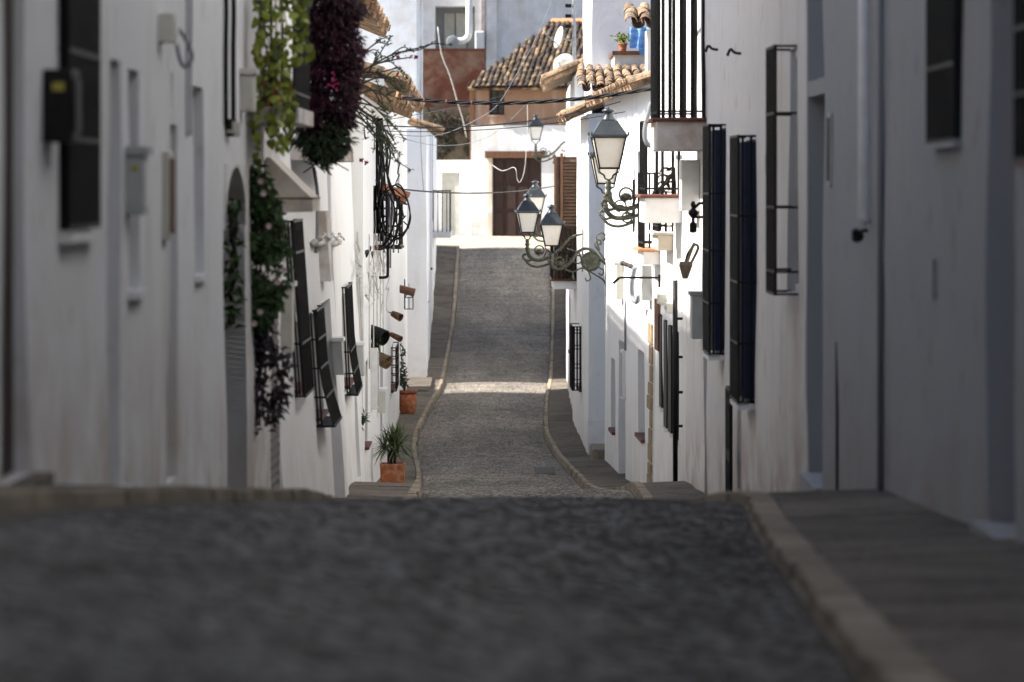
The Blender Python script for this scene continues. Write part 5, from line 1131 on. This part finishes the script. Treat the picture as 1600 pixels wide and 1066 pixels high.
for k in range(9): x_ = rnd.uniform(470, 555); st.tube(smooth_path([tuple(P(x_, 235, 36.4)), tuple(P(x_ + rnd.uniform(-14, 14), 252, 36.3)), tuple(P(x_ + rnd.uniform(-14, 22), 262 + rnd.uniform(-4, 16), 36.2))], 5), .006, 5)
st.build('stem', 'stem', pu)
# branching succulent right of it
sp = thing('branching_succulent', 'spiny branching succulent reaching out over the street from the left', 'plant', P(560, 150, 46)); rnd = random.Random(14); st = MB(); lf = MB()
def branch(p, q, r, sub=3):
    p, q = Vector(p), Vector(q); md = (p + q) / 2 + Vector((rnd.uniform(-.04, .04), rnd.uniform(-.1, .1), rnd.uniform(-.02, .07))); pth = smooth_path([tuple(p), tuple(md), tuple(q)], 6); st.tube(pth, [r * (1 - .4 * i / (len(pth) - 1)) for i in range(len(pth))], 6)
    for i in range(4, len(pth)):
        if rnd.random() < .55: lf.leaf(Vector(pth[i]), Vector((rnd.uniform(-1, 1), rnd.uniform(-1, 1), rnd.uniform(-.2, 1))), Vector((0, -.6, 1)), rnd.uniform(.03, .06), .022)
    for k in range(5): lf.leaf(q, Vector((rnd.uniform(-1, 1), rnd.uniform(-1, 1), rnd.uniform(-.4, 1))), Vector((0, -.6, 1)), .05, .022)
    for _ in range(sub):
        b = Vector(pth[rnd.randint(5, len(pth) - 2)]); branch(b, b + (q - p) * rnd.uniform(.2, .5) + Vector((rnd.uniform(-.06, .1), rnd.uniform(-.1, .1), rnd.uniform(-.16, .05))), r * .7, 0)
for x0_, y0_, x1_, y1_ in ((556, 118, 660, 74), (558, 115, 640, 90), (556, 112, 618, 138), (555, 135, 616, 128), (556, 150, 605, 150), (558, 160, 608, 178), (556, 165, 600, 200), (560, 170, 614, 215), (562, 175, 612, 240), (558, 140, 590, 90), (556, 180, 596, 222), (556, 120, 622, 106), (556, 190, 586, 215), (560, 150, 612, 196), (558, 130, 600, 168), (556, 100, 590, 66), (556, 160, 588, 186), (556, 170, 604, 228)):
    branch(P(x0_, y0_, 45.4), P(x1_, y1_, 45 + rnd.uniform(-.5, .4)), .011)
st.build('stem', 'stem', sp, smooth=True); lf.build('foliage', 'leaf_green', sp, recalc=False)['kind'] = 'stuff'
fb = MB()
for px, py in ((622, 117), (650, 90), (622, 90), (565, 250), (572, 255)):
    for k in range(6): fb.leaf(P(px, py, 45), Vector((rnd.uniform(-1, 1), -.5, rnd.uniform(-1, 1))), Vector((0, -1, 0)), .035, .025)
fb.build('blossom', 'flower_pink', sp, recalc=False)['kind'] = 'stuff'
# flowering climber and violet trailing plant on the near left
def climber(label, name, poly, Y, n, L, W, m, fl=None, nf=0, seed=1, stemy=None, gap=0.):
    th = thing(name, label, 'plant', P(poly[0][0], poly[-1][1], Y)); rnd = random.Random(seed); lf = MB(); fb = MB(); sb = MB()
    def half(y):
        for (c0, h0, y0), (c1, h1, y1) in zip(poly, poly[1:]):
            if y0 <= y <= y1: k = (y - y0) / (y1 - y0); return c0 + (c1 - c0) * k, h0 + (h1 - h0) * k
        return poly[-1][0], poly[-1][1]
    pl = [(a, h_, y) for a, h_, y in poly]
    for k in range(n):
        y = rnd.uniform(pl[0][2], pl[-1][2]); c_, h_ = half(y); u = rnd.uniform(-1, 1); q = P(c_ + u * h_, y, Y + rnd.uniform(-.14, .14))
        if noise.noise(q * 5 + Vector((seed, 0, 0))) < gap: continue
        lf.leaf(q, Vector((rnd.uniform(-1, 1), rnd.uniform(-1, .4), rnd.uniform(-1, .5))), Vector((rnd.uniform(-.4, .4), -.8, .8)), L * rnd.uniform(.7, 1.35), W * rnd.uniform(.8, 1.2))
    for k in range(nf):
        y = rnd.uniform(pl[0][2], pl[-1][2]); c_, h_ = half(y); q = P(c_ + rnd.uniform(-.2, 1) * h_, y, Y - .17)
        for i in range(7): a = i * .9; fb.leaf(q + Vector((0, rnd.uniform(-.01, .01), 0)), Vector((math.cos(a), -.5, math.sin(a))), Vector((0, -1, 0)), .03, .022)
    for k in range(8):
        y0, y1 = pl[0][2], pl[-1][2]; c0 = rnd.uniform(-.6, .6); sb.tube([P(half(y)[0] + c0 * half(y)[1] + 4 * math.sin(y * .08 + k), y, Y + rnd.uniform(-.05, .1)) for y in range(int(y0), int(y1), 14)], .007, 5)
    sb.build('stem', 'stem', th); lf.build('foliage', m, th, recalc=False)['kind'] = 'stuff'
    if nf: fb.build('blossom', fl, th, recalc=False)['kind'] = 'stuff'
    return th
climber('dark green climber with pale pink flowers beside the awning', 'flowering_climber', [(396, 10, 262), (408, 22, 300), (415, 34, 380), (418, 36, 440), (405, 26, 485), (398, 14, 510)], 31.6, 2600, .07, .036, 'leaf_green', 'flower_white', 7, 3, gap=-.16)
climber('dark violet trailing plant hanging below the flowering climber', 'violet_trailing_plant', [(396, 10, 470), (404, 20, 520), (418, 38, 565), (418, 36, 610), (408, 26, 650), (404, 14, 675)], 31.8, 1100, .07, .032, 'leaf_violet', 'flower_pink', 0, 4, gap=-.05)
climber('sparse green vine in the arched doorway on the left', 'doorway_vine', [(364, 8, 310), (368, 10, 400), (362, 9, 460), (361, 5, 518)], 30.55, 110, .1, .055, 'leaf_green', None, 0, 6, gap=-.02)

# manhole cover and loose drain on the road
s = ST(70); q = P(848, 735, 70); zr = s[1] + .045
mh = thing('drain_cover', 'dark square drain cover set in the road near the right kerb', 'drain cover', (.55, 70.5, zr))
MB().box(.38, .72, 69.6, 71.2, zr - .05, zr + .004).build('plate', 'asphalt', mh)
for k in range(5): MB().box(.40 + k * .064, .44 + k * .064, 69.7, 71.1, zr + .004, zr + .012).build('rib', 'asphalt', mh)
